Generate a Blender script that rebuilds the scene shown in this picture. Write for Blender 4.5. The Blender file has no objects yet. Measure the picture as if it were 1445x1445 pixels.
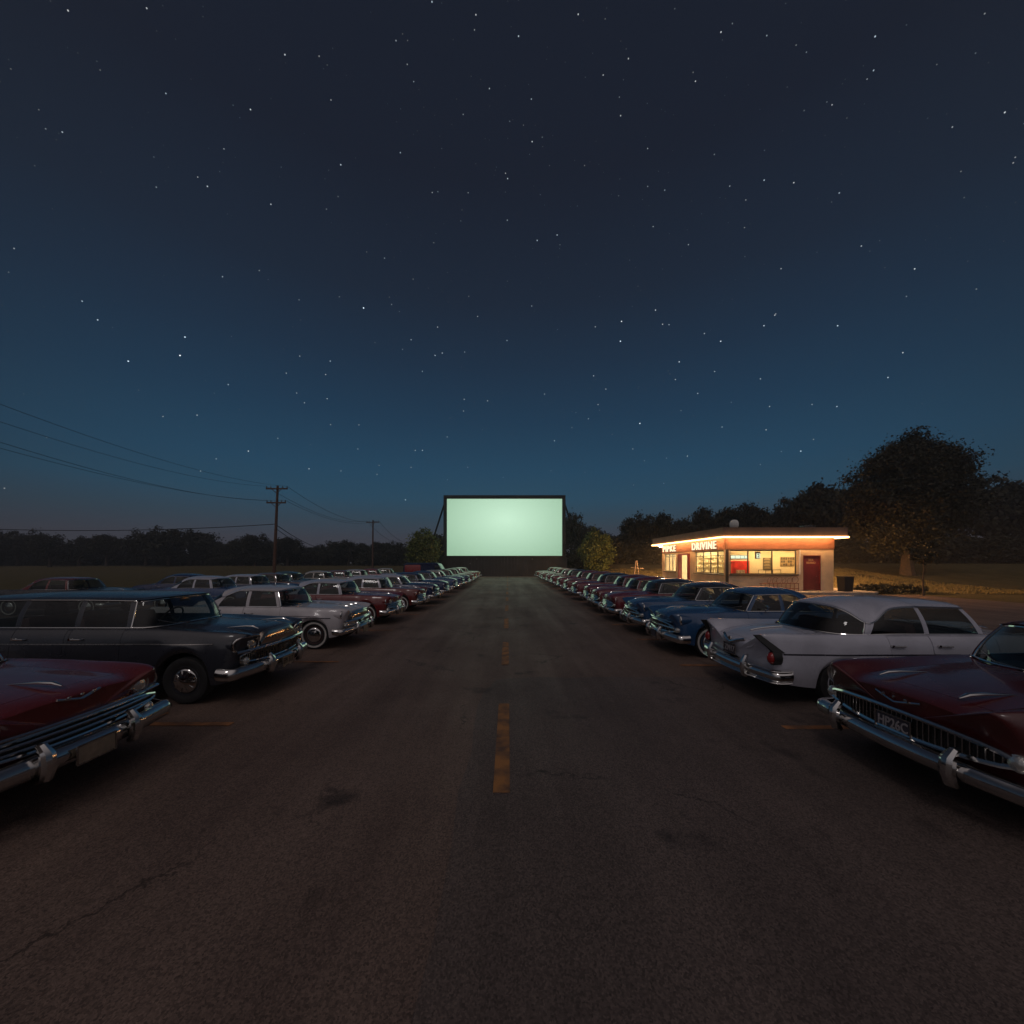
import bpy, bmesh, math, random
from mathutils import Vector, Matrix, noise

R = math.radians
random.seed(7)
S = bpy.context.scene
COL = S.collection

# ------------------------------------------------------------------ camera, sky, sun, exposure
FPX = 540.0                      # focal length in pixels of the 1445 px photograph
CAMH = 2.05
cam_d = bpy.data.cameras.new("camera")
cam = bpy.data.objects.new("camera", cam_d)
COL.objects.link(cam)
cam.location = (0, 0, CAMH)
cam.rotation_euler = (R(90), 0, 0)
cam_d.sensor_width = 36
cam_d.lens = 36 * FPX / 1445
cam_d.shift_x = 5.5 / 1445
cam_d.shift_y = 71.5 / 1445
cam_d.clip_start = 0.05
cam_d.clip_end = 6000
S.camera = cam

S.view_settings.view_transform = 'Standard'
S.view_settings.look = 'None'
S.view_settings.exposure = 0.0
S.view_settings.gamma = 1.0
S.render.engine = 'CYCLES'
S.cycles.use_denoising = True
S.cycles.max_bounces = 8
S.cycles.transparent_max_bounces = 24
S.cycles.sample_clamp_indirect = 4.0

W = bpy.data.worlds.new("World")
S.world = W
W.use_nodes = True
nt = W.node_tree
for n in list(nt.nodes):
    nt.nodes.remove(n)
wo = nt.nodes.new('ShaderNodeOutputWorld')
bg = nt.nodes.new('ShaderNodeBackground')
tc = nt.nodes.new('ShaderNodeTexCoord')
sx = nt.nodes.new('ShaderNodeSeparateXYZ')
asn = nt.nodes.new('ShaderNodeMath'); asn.operation = 'ARCSINE'
mr = nt.nodes.new('ShaderNodeMapRange')
mr.inputs['From Min'].default_value = 0.0
mr.inputs['From Max'].default_value = math.pi / 2
cr = nt.nodes.new('ShaderNodeValToRGB')


def lin(r, g, b):
    def f(c):
        c /= 255.0
        return c / 12.92 if c <= 0.04045 else ((c + 0.055) / 1.055) ** 2.4
    return (f(r), f(g), f(b), 1.0)


# elevation of the sky in degrees -> colour of the night sky just after dusk
SKY = [(0, (68, 64, 71)), (3.2, (63, 65, 75)), (6.0, (52, 70, 84)), (9.0, (42, 74, 95)), (13, (37, 70, 94)), (20, (32, 58, 81)),
       (27, (30, 48, 68)), (34, (29, 40, 56)), (45, (26, 32, 45)), (90, (22, 26, 35))]
els = cr.color_ramp.elements
while len(els) > 1:
    els.remove(els[-1])
for i, (d, c) in enumerate(SKY):
    e = els[0] if i == 0 else els.new(d / 90)
    e.position = d / 90
    e.color = lin(*c)
# away from the last glow in the north the sky is a little darker and browner
mx = nt.nodes.new('ShaderNodeMix'); mx.data_type = 'RGBA'
mx.inputs[7].default_value = lin(30, 31, 36)
sy = nt.nodes.new('ShaderNodeMapRange'); sy.interpolation_type = 'SMOOTHERSTEP'
sy.inputs['From Min'].default_value = 0.95
sy.inputs['From Max'].default_value = 0.10
sy.inputs['To Min'].default_value = 0.0
sy.inputs['To Max'].default_value = 0.75
hv = nt.nodes.new('ShaderNodeVectorMath'); hv.operation = 'MULTIPLY'
hv.inputs[1].default_value = (1, 1, 0)
hn = nt.nodes.new('ShaderNodeVectorMath'); hn.operation = 'NORMALIZE'
hs = nt.nodes.new('ShaderNodeSeparateXYZ')
L = nt.links
L.new(tc.outputs['Generated'], sx.inputs[0])
L.new(sx.outputs['Z'], asn.inputs[0])
L.new(asn.outputs[0], mr.inputs['Value'])
L.new(mr.outputs[0], cr.inputs[0])
L.new(tc.outputs['Generated'], hv.inputs[0])
L.new(hv.outputs[0], hn.inputs[0])
L.new(hn.outputs[0], hs.inputs[0])
L.new(hs.outputs['Y'], sy.inputs['Value'])
L.new(sy.outputs[0], mx.inputs[0])
L.new(cr.outputs[0], mx.inputs[6])
L.new(mx.outputs[2], bg.inputs[0])
bg.inputs[1].default_value = 1.0
L.new(bg.outputs[0], wo.inputs[0])

# broad fill glow added to the sky behind the camera, lights the car park
dotn = nt.nodes.new('ShaderNodeVectorMath'); dotn.operation = 'DOT_PRODUCT'
dotn.inputs[1].default_value = Vector((-0.05, -0.62, 0.78)).normalized()
gl = nt.nodes.new('ShaderNodeMapRange'); gl.interpolation_type = 'SMOOTHERSTEP'
gl.inputs['From Min'].default_value = 0.34
gl.inputs['From Max'].default_value = 1.0
gl.inputs['To Max'].default_value = 0.25
glc = nt.nodes.new('ShaderNodeMix'); glc.data_type = 'RGBA'; glc.blend_type = 'ADD'
glc.inputs[7].default_value = (1.0, 0.86, 0.84, 1)
L.new(tc.outputs['Generated'], dotn.inputs[0])
L.new(dotn.outputs['Value'], gl.inputs['Value'])
L.new(gl.outputs[0], glc.inputs[0])
L.new(mx.outputs[2], glc.inputs[6])
L.new(glc.outputs[2], bg.inputs[0])

moon_d = bpy.data.lights.new("moon", 'SUN')
moon_d.energy = 0.15
moon_d.angle = R(9)
moon_d.color = (1.0, 0.92, 0.90)
moon = bpy.data.objects.new("moon", moon_d)
COL.objects.link(moon)
moon.rotation_euler = (R(40), 0, R(-24))


# ------------------------------------------------------------------ materials
MATS = {}


def pmat(name, col, rough=0.5, metal=0.0, coat=0.0, var=0.0, scale=8.0, bump=0.0, bscale=60.0, emit=None, estr=0.0, spec=0.5, rvar=0.0,
         col2=None, stretch=None):
    if name in MATS:
        return MATS[name]
    m = bpy.data.materials.new(name)
    m.use_nodes = True
    t = m.node_tree
    b = t.nodes['Principled BSDF']
    b.inputs['Base Color'].default_value = (*col, 1)
    b.inputs['Roughness'].default_value = rough
    b.inputs['Metallic'].default_value = metal
    b.inputs['Coat Weight'].default_value = coat
    b.inputs['Coat Roughness'].default_value = 0.06
    b.inputs['Specular IOR Level'].default_value = spec
    if emit:
        b.inputs['Emission Color'].default_value = (*emit, 1)
        b.inputs['Emission Strength'].default_value = estr
    if var or rvar or bump:
        co = t.nodes.new('ShaderNodeTexCoord')
        src = co.outputs['Object']
        if stretch:
            mp = t.nodes.new('ShaderNodeMapping')
            mp.inputs['Scale'].default_value = stretch
            t.links.new(src, mp.inputs[0])
            src = mp.outputs[0]
        nz = t.nodes.new('ShaderNodeTexNoise')
        nz.inputs['Scale'].default_value = scale
        nz.inputs['Detail'].default_value = 6
        t.links.new(src, nz.inputs['Vector'])
        if var:
            mixc = t.nodes.new('ShaderNodeMix'); mixc.data_type = 'RGBA'
            c2 = col2 if col2 else tuple(c * (1 - var) for c in col)
            c1 = col if col2 else tuple(min(1, c * (1 + var)) for c in col)
            mixc.inputs[6].default_value = (*c1, 1)
            mixc.inputs[7].default_value = (*c2, 1)
            rp = t.nodes.new('ShaderNodeMapRange')
            rp.inputs['From Min'].default_value = 0.35
            rp.inputs['From Max'].default_value = 0.65
            t.links.new(nz.outputs['Fac'], rp.inputs['Value'])
            t.links.new(rp.outputs[0], mixc.inputs[0])
            t.links.new(mixc.outputs[2], b.inputs['Base Color'])
        if rvar:
            rr = t.nodes.new('ShaderNodeMapRange')
            rr.inputs['From Min'].default_value = 0.3
            rr.inputs['From Max'].default_value = 0.7
            rr.inputs['To Min'].default_value = max(0.02, rough - rvar)
            rr.inputs['To Max'].default_value = rough + rvar
            t.links.new(nz.outputs['Fac'], rr.inputs['Value'])
            t.links.new(rr.outputs[0], b.inputs['Roughness'])
        if bump:
            n2 = t.nodes.new('ShaderNodeTexNoise')
            n2.inputs['Scale'].default_value = bscale
            n2.inputs['Detail'].default_value = 4
            bp = t.nodes.new('ShaderNodeBump')
            bp.inputs['Strength'].default_value = bump
            bp.inputs['Distance'].default_value = 0.02
            t.links.new(src, n2.inputs['Vector'])
            t.links.new(n2.outputs['Fac'], bp.inputs['Height'])
            t.links.new(bp.outputs[0], b.inputs['Normal'])
    MATS[name] = m
    return m


def emat(name, col, strength):
    if name in MATS:
        return MATS[name]
    m = bpy.data.materials.new(name)
    m.use_nodes = True
    t = m.node_tree
    t.nodes.remove(t.nodes['Principled BSDF'])
    e = t.nodes.new('ShaderNodeEmission')
    e.inputs[0].default_value = (*col, 1)
    e.inputs[1].default_value = strength
    t.links.new(e.outputs[0], t.nodes['Material Output'].inputs[0])
    MATS[name] = m
    return m


def glassmat(name, tint, ior=1.8, rough=0.02):
    if name in MATS:
        return MATS[name]
    m = bpy.data.materials.new(name)
    m.use_nodes = True
    t = m.node_tree
    t.nodes.remove(t.nodes['Principled BSDF'])
    tr = t.nodes.new('ShaderNodeBsdfTransparent'); tr.inputs[0].default_value = (*tint, 1)
    gl = t.nodes.new('ShaderNodeBsdfGlossy'); gl.inputs['Roughness'].default_value = rough
    lw = t.nodes.new('ShaderNodeLayerWeight'); lw.inputs['Blend'].default_value = 0.5
    pw = t.nodes.new('ShaderNodeMath'); pw.operation = 'POWER'; pw.inputs[1].default_value = 4.2
    fr = t.nodes.new('ShaderNodeMath'); fr.operation = 'MULTIPLY_ADD'
    f0 = ((ior - 1) / (ior + 1)) ** 2
    fr.inputs[1].default_value = 1 - f0; fr.inputs[2].default_value = f0
    t.links.new(lw.outputs['Facing'], pw.inputs[0]); t.links.new(pw.outputs[0], fr.inputs[0])
    mi = t.nodes.new('ShaderNodeMixShader')
    t.links.new(fr.outputs[0], mi.inputs[0])
    t.links.new(tr.outputs[0], mi.inputs[1])
    t.links.new(gl.outputs[0], mi.inputs[2])
    t.links.new(mi.outputs[0], t.nodes['Material Output'].inputs[0])
    MATS[name] = m
    return m


def paint(name, col, rough=0.28):
    return pmat(name, col, rough=rough, coat=0.65, var=0.10, scale=2.5, rvar=0.06)


CHROME = pmat('chrome', (0.62, 0.61, 0.60), rough=0.10, metal=1.0, rvar=0.05, scale=5)
DULLCH = pmat('worn_chrome', (0.42, 0.40, 0.38), rough=0.26, metal=1.0, rvar=0.08, scale=9)
DARK = pmat('dark_recess', (0.012, 0.012, 0.013), rough=0.6)
RUBBER = pmat('rubber', (0.016, 0.016, 0.017), rough=0.75, var=0.2, scale=14)
WHITEWALL = pmat('whitewall_rubber', (0.55, 0.53, 0.50), rough=0.65, var=0.12, scale=9)
INTERIOR = pmat('cabin_lining', (0.03, 0.025, 0.024), rough=0.8)
VINYL = pmat('seat_vinyl', (0.10, 0.035, 0.03), rough=0.5, var=0.15, scale=6, bump=0.2, bscale=40)
LENS = pmat('headlight_lens', (0.75, 0.73, 0.68), rough=0.16, metal=0.75, bump=0.3, bscale=70)
REDLENS = pmat('red_lens', (0.30, 0.012, 0.012), rough=0.15, coat=0.6)
AMBER = pmat('amber_lens', (0.42, 0.16, 0.03), rough=0.18, coat=0.6)
GLASS = glassmat('car_glass', (0.52, 0.57, 0.55), ior=1.6)
PLATE = pmat('number_plate', (0.30, 0.24, 0.18), rough=0.45, var=0.12, scale=20)
PLATEDK = pmat('dark_number_plate', (0.05, 0.045, 0.06), rough=0.45)
INK = pmat('plate_ink', (0.05, 0.03, 0.02), rough=0.5)
INKLT = pmat('plate_pale_ink', (0.35, 0.32, 0.33), rough=0.5)


# ------------------------------------------------------------------ mesh helpers
def link(o, parent=None):
    COL.objects.link(o)
    if parent is not None:
        o.parent = parent
    return o


class MB:
    def __init__(s):
        s.v = []; s.f = []; s.m = []

    def add(s, vs, fs, mat=0):
        o = len(s.v)
        s.v += [tuple(x) for x in vs]
        for f in fs:
            s.f.append(tuple(i + o for i in f)); s.m.append(mat)
        return s

    def box(s, c, d, mat=0, bev=0.0, rot=None):
        bm = bmesh.new()
        bmesh.ops.create_cube(bm, size=1.0)
        for v in bm.verts:
            v.co = Vector((v.co.x * d[0], v.co.y * d[1], v.co.z * d[2]))
        if bev:
            bmesh.ops.bevel(bm, geom=bm.edges[:], offset=min(bev, min(d) * 0.45), segments=2, affect='EDGES', profile=0.6)
        M = Matrix.Translation(c) @ (rot.to_4x4() if rot else Matrix())
        bm.verts.index_update()
        s.add([M @ v.co for v in bm.verts], [[v.index for v in f.verts] for f in bm.faces], mat)
        bm.free()
        return s

    def grid(s, rows, mat=0, close_u=False, close_v=False, flip=False):
        nr = len(rows); nc = len(rows[0])
        vs = [p for r in rows for p in r]
        fs = []
        for i in range(nr if close_v else nr - 1):
            for j in range(nc if close_u else nc - 1):
                a = i * nc + j; b = i * nc + (j + 1) % nc
                c = ((i + 1) % nr) * nc + (j + 1) % nc; d = ((i + 1) % nr) * nc + j
                fs.append((a, d, c, b) if flip else (a, b, c, d))
        return s.add(vs, fs, mat)

    def tube(s, pts, r, n=8, closed=False, mat=0, taper=None, flat=1.0):
        P = [Vector(p) for p in pts]
        k = len(P)
        rows = []
        prev = None
        for i in range(k):
            if closed:
                t = (P[(i + 1) % k] - P[i - 1])
            else:
                t = P[min(i + 1, k - 1)] - P[max(i - 1, 0)]
            if t.length < 1e-9:
                t = Vector((0, 0, 1))
            t.normalize()
            if prev is None:
                up = Vector((0, 0, 1)) if abs(t.z) < 0.9 else Vector((1, 0, 0))
                a = t.cross(up).normalized()
            else:
                a = (prev - t * prev.dot(t))
                a = a.normalized() if a.length > 1e-6 else t.orthogonal().normalized()
            prev = a
            b = t.cross(a)
            rr = r if taper is None else r * taper[i]
            rows.append([P[i] + (a * math.cos(2 * math.pi * q / n) + b * flat * math.sin(2 * math.pi * q / n)) * rr for q in range(n)])
        s.grid(rows, mat, close_u=True, close_v=closed)
        if not closed:
            s.add(rows[0], [tuple(range(n))], mat)
            s.add(rows[-1], [tuple(reversed(range(n)))], mat)
        return s

    def lathe(s, prof, axis='z', c=(0, 0, 0), n=24, mat=0, cap=True):
        """prof: (radius, height along axis)"""
        rows = []
        for r, h in prof:
            row = []
            for q in range(n):
                a = 2 * math.pi * q / n
                u, v = r * math.cos(a), r * math.sin(a)
                p = {'z': (u, v, h), 'x': (h, u, v), 'y': (v, h, u)}[axis]
                row.append((c[0] + p[0], c[1] + p[1], c[2] + p[2]))
            rows.append(row)
        s.grid(rows, mat, close_u=True)
        if cap and prof[0][0] > 1e-6:
            s.add(rows[0], [tuple(reversed(range(n)))], mat)
        if cap and prof[-1][0] > 1e-6:
            s.add(rows[-1], [tuple(range(n))], mat)
        return s

    def build(s, name, mats, parent=None, sharp=38, loc=None, recalc=True, smooth=True):
        me = bpy.data.meshes.new(name)
        me.from_pydata(s.v, [], s.f)
        for m in (mats if isinstance(mats, (list, tuple)) else [mats]):
            me.materials.append(m)
        me.polygons.foreach_set('material_index', s.m)
        if recalc:
            bm = bmesh.new(); bm.from_mesh(me)
            bmesh.ops.remove_doubles(bm, verts=bm.verts[:], dist=1e-5)
            bmesh.ops.recalc_face_normals(bm, faces=bm.faces[:])
            bm.to_mesh(me); bm.free()
        if smooth:
            me.polygons.foreach_set('use_smooth', [True] * len(me.polygons))
            me.set_sharp_from_angle(angle=R(sharp))
        me.update()
        o = bpy.data.objects.new(name, me)
        if loc is not None:
            o.location = loc
        return link(o, parent)


def text_obj(name, s, size, mat, parent=None, extrude=0.004, bold=0.0, loc=(0, 0, 0), rot=(0, 0, 0), sx=1.0, align='CENTER', space=1.0):
    cu = bpy.data.curves.new(name + '_c', 'FONT')
    cu.body = s
    cu.size = size
    cu.extrude = extrude
    cu.offset = bold
    cu.align_x = align
    cu.space_character = space
    cu.align_y = 'CENTER'
    cu.resolution_u = 3
    tmp = bpy.data.objects.new(name + '_t', cu)
    COL.objects.link(tmp)
    dg = bpy.context.evaluated_depsgraph_get()
    dg.update()
    me = bpy.data.meshes.new_from_object(tmp.evaluated_get(dg))
    me.name = name
    bpy.data.objects.remove(tmp)
    bpy.data.curves.remove(cu)
    me.materials.clear()
    me.materials.append(mat)
    o = bpy.data.objects.new(name, me)
    o.location = loc
    o.rotation_euler = rot
    o.scale = (sx, 1, 1)
    return link(o, parent)


def empty(name, loc=(0, 0, 0), rz=0.0):
    o = bpy.data.objects.new(name, None)
    o.empty_display_size = 0.2
    o.location = loc
    o.rotation_euler = (0, 0, rz)
    return link(o)


def tag(o, label=None, cat=None, group=None, kind=None):
    if label: o['label'] = label
    if cat: o['category'] = cat
    if group: o['group'] = group
    if kind: o['kind'] = kind
    return o


def copy_tree(o, parent=None):
    c = o.copy()
    COL.objects.link(c)
    if parent is not None:
        c.parent = parent
    for ch in list(o.children):
        copy_tree(ch, c)
    return c


def walk(o):
    yield o
    for c in o.children:
        yield from walk(c)


def smooth01(a, b, x):
    t = max(0.0, min(1.0, (x - a) / (b - a)))
    return t * t * (3 - 2 * t)


def pchip(tab):
    xs = [a for a, _ in tab]; ys = [b for _, b in tab]
    n = len(xs)
    h = [xs[i + 1] - xs[i] for i in range(n - 1)]
    d = [(ys[i + 1] - ys[i]) / h[i] for i in range(n - 1)]
    m = [0.0] * n
    if n > 1:
        m[0] = d[0]; m[-1] = d[-1]
    for i in range(1, n - 1):
        if d[i - 1] * d[i] <= 0:
            m[i] = 0
        else:
            w1 = 2 * h[i] + h[i - 1]; w2 = h[i] + 2 * h[i - 1]
            m[i] = (w1 + w2) / (w1 / d[i - 1] + w2 / d[i])

    def f(x):
        if x <= xs[0]: return ys[0]
        if x >= xs[-1]: return ys[-1]
        i = 0
        while x > xs[i + 1]: i += 1
        t = (x - xs[i]) / h[i]
        return ((2 * t ** 3 - 3 * t ** 2 + 1) * ys[i] + (t ** 3 - 2 * t ** 2 + t) * h[i] * m[i]
                + (-2 * t ** 3 + 3 * t ** 2) * ys[i + 1] + (t ** 3 - t ** 2) * h[i] * m[i + 1])
    return f


def catmull(P, sub):
    P = [Vector(p) for p in P]
    out = []
    n = len(P)
    for i in range(n - 1):
        p0 = P[i - 1] if i else P[i] * 2 - P[i + 1]
        p1, p2 = P[i], P[i + 1]
        p3 = P[i + 2] if i + 2 < n else P[i + 1] * 2 - P[i]
        for q in range(sub):
            t = q / sub
            out.append(0.5 * ((2 * p1) + (p2 - p0) * t + (2 * p0 - 5 * p1 + 4 * p2 - p3) * t * t + (3 * p1 - p0 - 3 * p2 + p3) * t ** 3))
    out.append(P[-1])
    return out
# ------------------------------------------------------------------ ground
def ground_h(x, y):
    h = 1.3 * smooth01(64, 100, y) * smooth01(6, -8, x)
    st = 39 if x < 23.0 else 39 - 11 * smooth01(23.0, 25.5, x)
    h += 1.95 * smooth01(st, st + 23, y) * smooth01(8.5, 15, x)
    h += 0.8 * smooth01(70, 100, y) * smooth01(-8, 6, x) * smooth01(15, 8.5, x)
    return h


def axis_pts(segs):
    out = []
    for a, b, st in segs:
        x = a
        while x < b - 1e-6:
            out.append(x); x += st
    out.append(segs[-1][1])
    return out


def build_ground():
    xs = axis_pts([(-700, -160, 60), (-160, -40, 10), (-40, 60, 1.25), (60, 160, 10), (160, 700, 60)])
    ys = axis_pts([(-60, 20, 8), (20, 110, 1.25), (110, 250, 14), (250, 790, 60)])
    rows = []
    for y in ys:
        row = []
        for x in xs:
            inlot = (-25 < x < 23.4 and -20 < y < 58.5) or (13 < x < 24.6 and 24 < y < 39)
            z = ground_h(x, y) - 0.03
            if not inlot:
                z += 0.05 * noise.noise(Vector((x * 0.35, y * 0.35, 0)))
            row.append((x, y, z))
        rows.append(row)
    m = MATS.get('grass_ground') or bpy.data.materials.new('grass_ground')
    m.use_nodes = True
    t = m.node_tree
    b = t.nodes['Principled BSDF']
    b.inputs['Roughness'].default_value = 0.95
    b.inputs['Specular IOR Level'].default_value = 0.1
    co = t.nodes.new('ShaderNodeTexCoord')
    n1 = t.nodes.new('ShaderNodeTexNoise'); n1.inputs['Scale'].default_value = 0.7; n1.inputs['Detail'].default_value = 8
    n1.inputs['Roughness'].default_value = 0.7
    n2 = t.nodes.new('ShaderNodeTexNoise'); n2.inputs['Scale'].default_value = 9; n2.inputs['Detail'].default_value = 5
    c = t.nodes.new('ShaderNodeValToRGB')
    e = c.color_ramp.elements
    e[0].position = 0.32; e[0].color = (0.040, 0.038, 0.016, 1)
    e[1].position = 0.68; e[1].color = (0.17, 0.128, 0.058, 1)
    ad = t.nodes.new('ShaderNodeMath'); ad.operation = 'MULTIPLY_ADD'; ad.inputs[1].default_value = 0.55; ad.inputs[2].default_value = 0.0
    a2 = t.nodes.new('ShaderNodeMath'); a2.operation = 'MULTIPLY_ADD'; a2.inputs[1].default_value = 0.45
    t.links.new(co.outputs['Object'], n1.inputs['Vector']); t.links.new(co.outputs['Object'], n2.inputs['Vector'])
    t.links.new(n1.outputs['Fac'], ad.inputs[0])
    t.links.new(n2.outputs['Fac'], a2.inputs[0]); t.links.new(ad.outputs[0], a2.inputs[2])
    t.links.new(a2.outputs[0], c.inputs[0]); t.links.new(c.outputs[0], b.inputs['Base Color'])
    bp = t.nodes.new('ShaderNodeBump'); bp.inputs['Strength'].default_value = 1.0; bp.inputs['Distance'].default_value = 0.15
    t.links.new(n2.outputs['Fac'], bp.inputs['Height']); t.links.new(bp.outputs[0], b.inputs['Normal'])
    o = MB().grid(rows).build('grass_field', m, sharp=180)
    tag(o, kind='structure')


def asphalt_mat(name, c0, c1, rough):
    m = bpy.data.materials.new(name)
    m.use_nodes = True
    t = m.node_tree
    b = t.nodes['Principled BSDF']
    co = t.nodes.new('ShaderNodeTexCoord')
    lk = t.links.new

    def nz(scale, det=6, ro=0.6, stretch=None):
        n = t.nodes.new('ShaderNodeTexNoise')
        n.inputs['Scale'].default_value = scale; n.inputs['Detail'].default_value = det; n.inputs['Roughness'].default_value = ro
        if stretch:
            mp = t.nodes.new('ShaderNodeMapping'); mp.inputs['Scale'].default_value = stretch
            lk(co.outputs['Object'], mp.inputs[0]); lk(mp.outputs[0], n.inputs['Vector'])
        else:
            lk(co.outputs['Object'], n.inputs['Vector'])
        return n

    def mapr(src, a, b_, c, d):
        r = t.nodes.new('ShaderNodeMapRange')
        for k, v in zip(('From Min', 'From Max', 'To Min', 'To Max'), (a, b_, c, d)):
            r.inputs[k].default_value = v
        lk(src, r.inputs['Value'])
        return r.outputs[0]
    big = nz(0.35, 6, 0.62)
    track = nz(0.9, 4, 0.6, (1.6, 0.12, 1))          # wear along the driving lanes
    grit = nz(75, 3, 0.7)
    spk = t.nodes.new('ShaderNodeTexVoronoi'); spk.inputs['Scale'].default_value = 95
    lk(co.outputs['Object'], spk.inputs['Vector'])
    mixa = t.nodes.new('ShaderNodeMix'); mixa.data_type = 'RGBA'
    mixa.inputs[6].default_value = (*c0, 1); mixa.inputs[7].default_value = (*c1, 1)
    s1 = t.nodes.new('ShaderNodeMath'); s1.operation = 'MULTIPLY_ADD'; s1.inputs[1].default_value = 0.5
    lk(track.outputs['Fac'], s1.inputs[0])
    s2 = t.nodes.new('ShaderNodeMath'); s2.operation = 'MULTIPLY'; s2.inputs[1].default_value = 0.5
    lk(big.outputs['Fac'], s2.inputs[0]); lk(s2.outputs[0], s1.inputs[2])
    lk(mapr(s1.outputs[0], 0.38, 0.64, 0, 1), mixa.inputs[0])
    mul = t.nodes.new('ShaderNodeMix'); mul.data_type = 'RGBA'; mul.blend_type = 'MULTIPLY'; mul.inputs[0].default_value = 1
    sp = t.nodes.new('ShaderNodeCombineColor')
    g = mapr(spk.outputs['Color'], 0.0, 1.0, 0.45, 1.55)
    for k in range(3):
        lk(g, sp.inputs[k])
    lk(mixa.outputs[2], mul.inputs[6]); lk(sp.outputs[0], mul.inputs[7])
    # hairline cracks
    cv = t.nodes.new('ShaderNodeTexVoronoi'); cv.feature = 'DISTANCE_TO_EDGE'; cv.inputs['Scale'].default_value = 0.42
    wn = nz(1.8, 5, 0.7)
    wm = t.nodes.new('ShaderNodeVectorMath'); wm.operation = 'MULTIPLY_ADD'; wm.inputs[1].default_value = (0.9, 0.9, 0)
    lk(wn.outputs['Color'], wm.inputs[0]); lk(co.outputs['Object'], wm.inputs[2]); lk(wm.outputs[0], cv.inputs['Vector'])
    ck = t.nodes.new('ShaderNodeMix'); ck.data_type = 'RGBA'; ck.blend_type = 'MULTIPLY'
    ck.inputs[7].default_value = (0.45, 0.45, 0.45, 1)
    gate = mapr(big.outputs['Fac'], 0.50, 0.56, 0.0, 1.0)
    line = mapr(cv.outputs['Distance'], 0.004, 0.010, 1.0, 0.0)
    gm = t.nodes.new('ShaderNodeMath'); gm.operation = 'MULTIPLY'
    lk(gate, gm.inputs[0]); lk(line, gm.inputs[1]); lk(gm.outputs[0], ck.inputs[0]); lk(mul.outputs[2], ck.inputs[6])
    stn = nz(1.1, 3, 0.55)
    st_ = t.nodes.new('ShaderNodeMix'); st_.data_type = 'RGBA'; st_.blend_type = 'MULTIPLY'
    st_.inputs[7].default_value = (0.42, 0.42, 0.44, 1)
    lk(mapr(stn.outputs['Fac'], 0.62, 0.72, 0.0, 1.0), st_.inputs[0]); lk(ck.outputs[2], st_.inputs[6])
    lk(st_.outputs[2], b.inputs['Base Color'])
    lk(mapr(s1.outputs[0], 0.36, 0.66, rough + 0.12, rough - 0.10), b.inputs['Roughness'])
    b.inputs['Specular IOR Level'].default_value = 0.35
    bp = t.nodes.new('ShaderNodeBump'); bp.inputs['Strength'].default_value = 0.55; bp.inputs['Distance'].default_value = 0.012
    lk(grit.outputs['Fac'], bp.inputs['Height']); lk(bp.outputs[0], b.inputs['Normal'])
    return m


build_ground()
ASPH = asphalt_mat('asphalt', (0.098, 0.064, 0.053), (0.185, 0.125, 0.098), 0.64)
# the lot: one sheet with an L-shaped outline (it stops at the pavement round the building)
lot = MB()
lot.add([(-25, -20, 0), (26, -20, 0), (26, 24.4, 0), (13.3, 24.4, 0), (13.3, 39, 0), (9.4, 44, 0), (9.4, 59.5, 0), (-25, 59.5, 0)], [(0, 1, 2, 3, 4, 5, 6, 7)])
tag(lot.build('car_park_asphalt', ASPH), kind='structure')
ASPH2 = asphalt_mat('newer_asphalt', (0.085, 0.062, 0.055), (0.145, 0.105, 0.090), 0.62)
pt = MB()
edge = [(-0.42 + 0.03 * math.sin(q * 2.3), -19.5 + 26.2 * q / 40) for q in range(40)]
edge = list(reversed(edge)) + [(25.5, -19.5), (25.5, 6.4), (12, 6.5)]
for i in range(60):
    x = 11.6 - i * 0.2
    edge.append((x, 6.85 + 0.08 * noise.noise(Vector((x * 1.3, 0, 0))) + 0.03 * noise.noise(Vector((x * 6, 3, 0))) - max(0, 1.4 - x) ** 2 * 0.05))
pt.add([(x, y, 0.004) for x, y in edge], [tuple(range(len(edge)))])
tag(pt.build('asphalt_patch', ASPH2), kind='structure')

YEL = pmat('worn_line_paint', (0.36, 0.155, 0.045), rough=0.75, var=0.75, scale=5, col2=(0.12, 0.065, 0.04))
YELF = pmat('faded_line_paint', (0.42, 0.17, 0.06), rough=0.75, var=0.75, scale=4, col2=(0.14, 0.07, 0.04))
ml = MB()
for k in range(13):
    y0 = 3.4 + 4.27 * k
    for w0, w1 in ((0, 2.15),):
        ml.add([(-0.135, y0, 0.008), (0.015, y0, 0.008), (0.015, y0 + w1, 0.008), (-0.135, y0 + w1, 0.008)], [(0, 1, 2, 3)])
tag(ml.build('road_centre_markings', YEL), kind='structure')
pl = MB()
for y in (4.85, 7.9, 11.6, 15.1, 18.1, 21.2, 25, 29.6, 35):
    pl.add([(-8.6, y - .05, .008), (-3.5, y - .05, .008), (-3.5, y + .05, .008), (-8.6, y + .05, .008)], [(0, 1, 2, 3)])
for y in (4.75, 7.63, 10.2, 12.6, 15.0, 17.2, 20, 23.6, 27, 31, 35.6):
    pl.add([(3.42, y - .05, .008), (8.6, y - .05, .008), (8.6, y + .05, .008), (3.42, y + .05, .008)], [(0, 1, 2, 3)])
tag(pl.build('parking_bay_markings', YELF), kind='structure')

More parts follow.
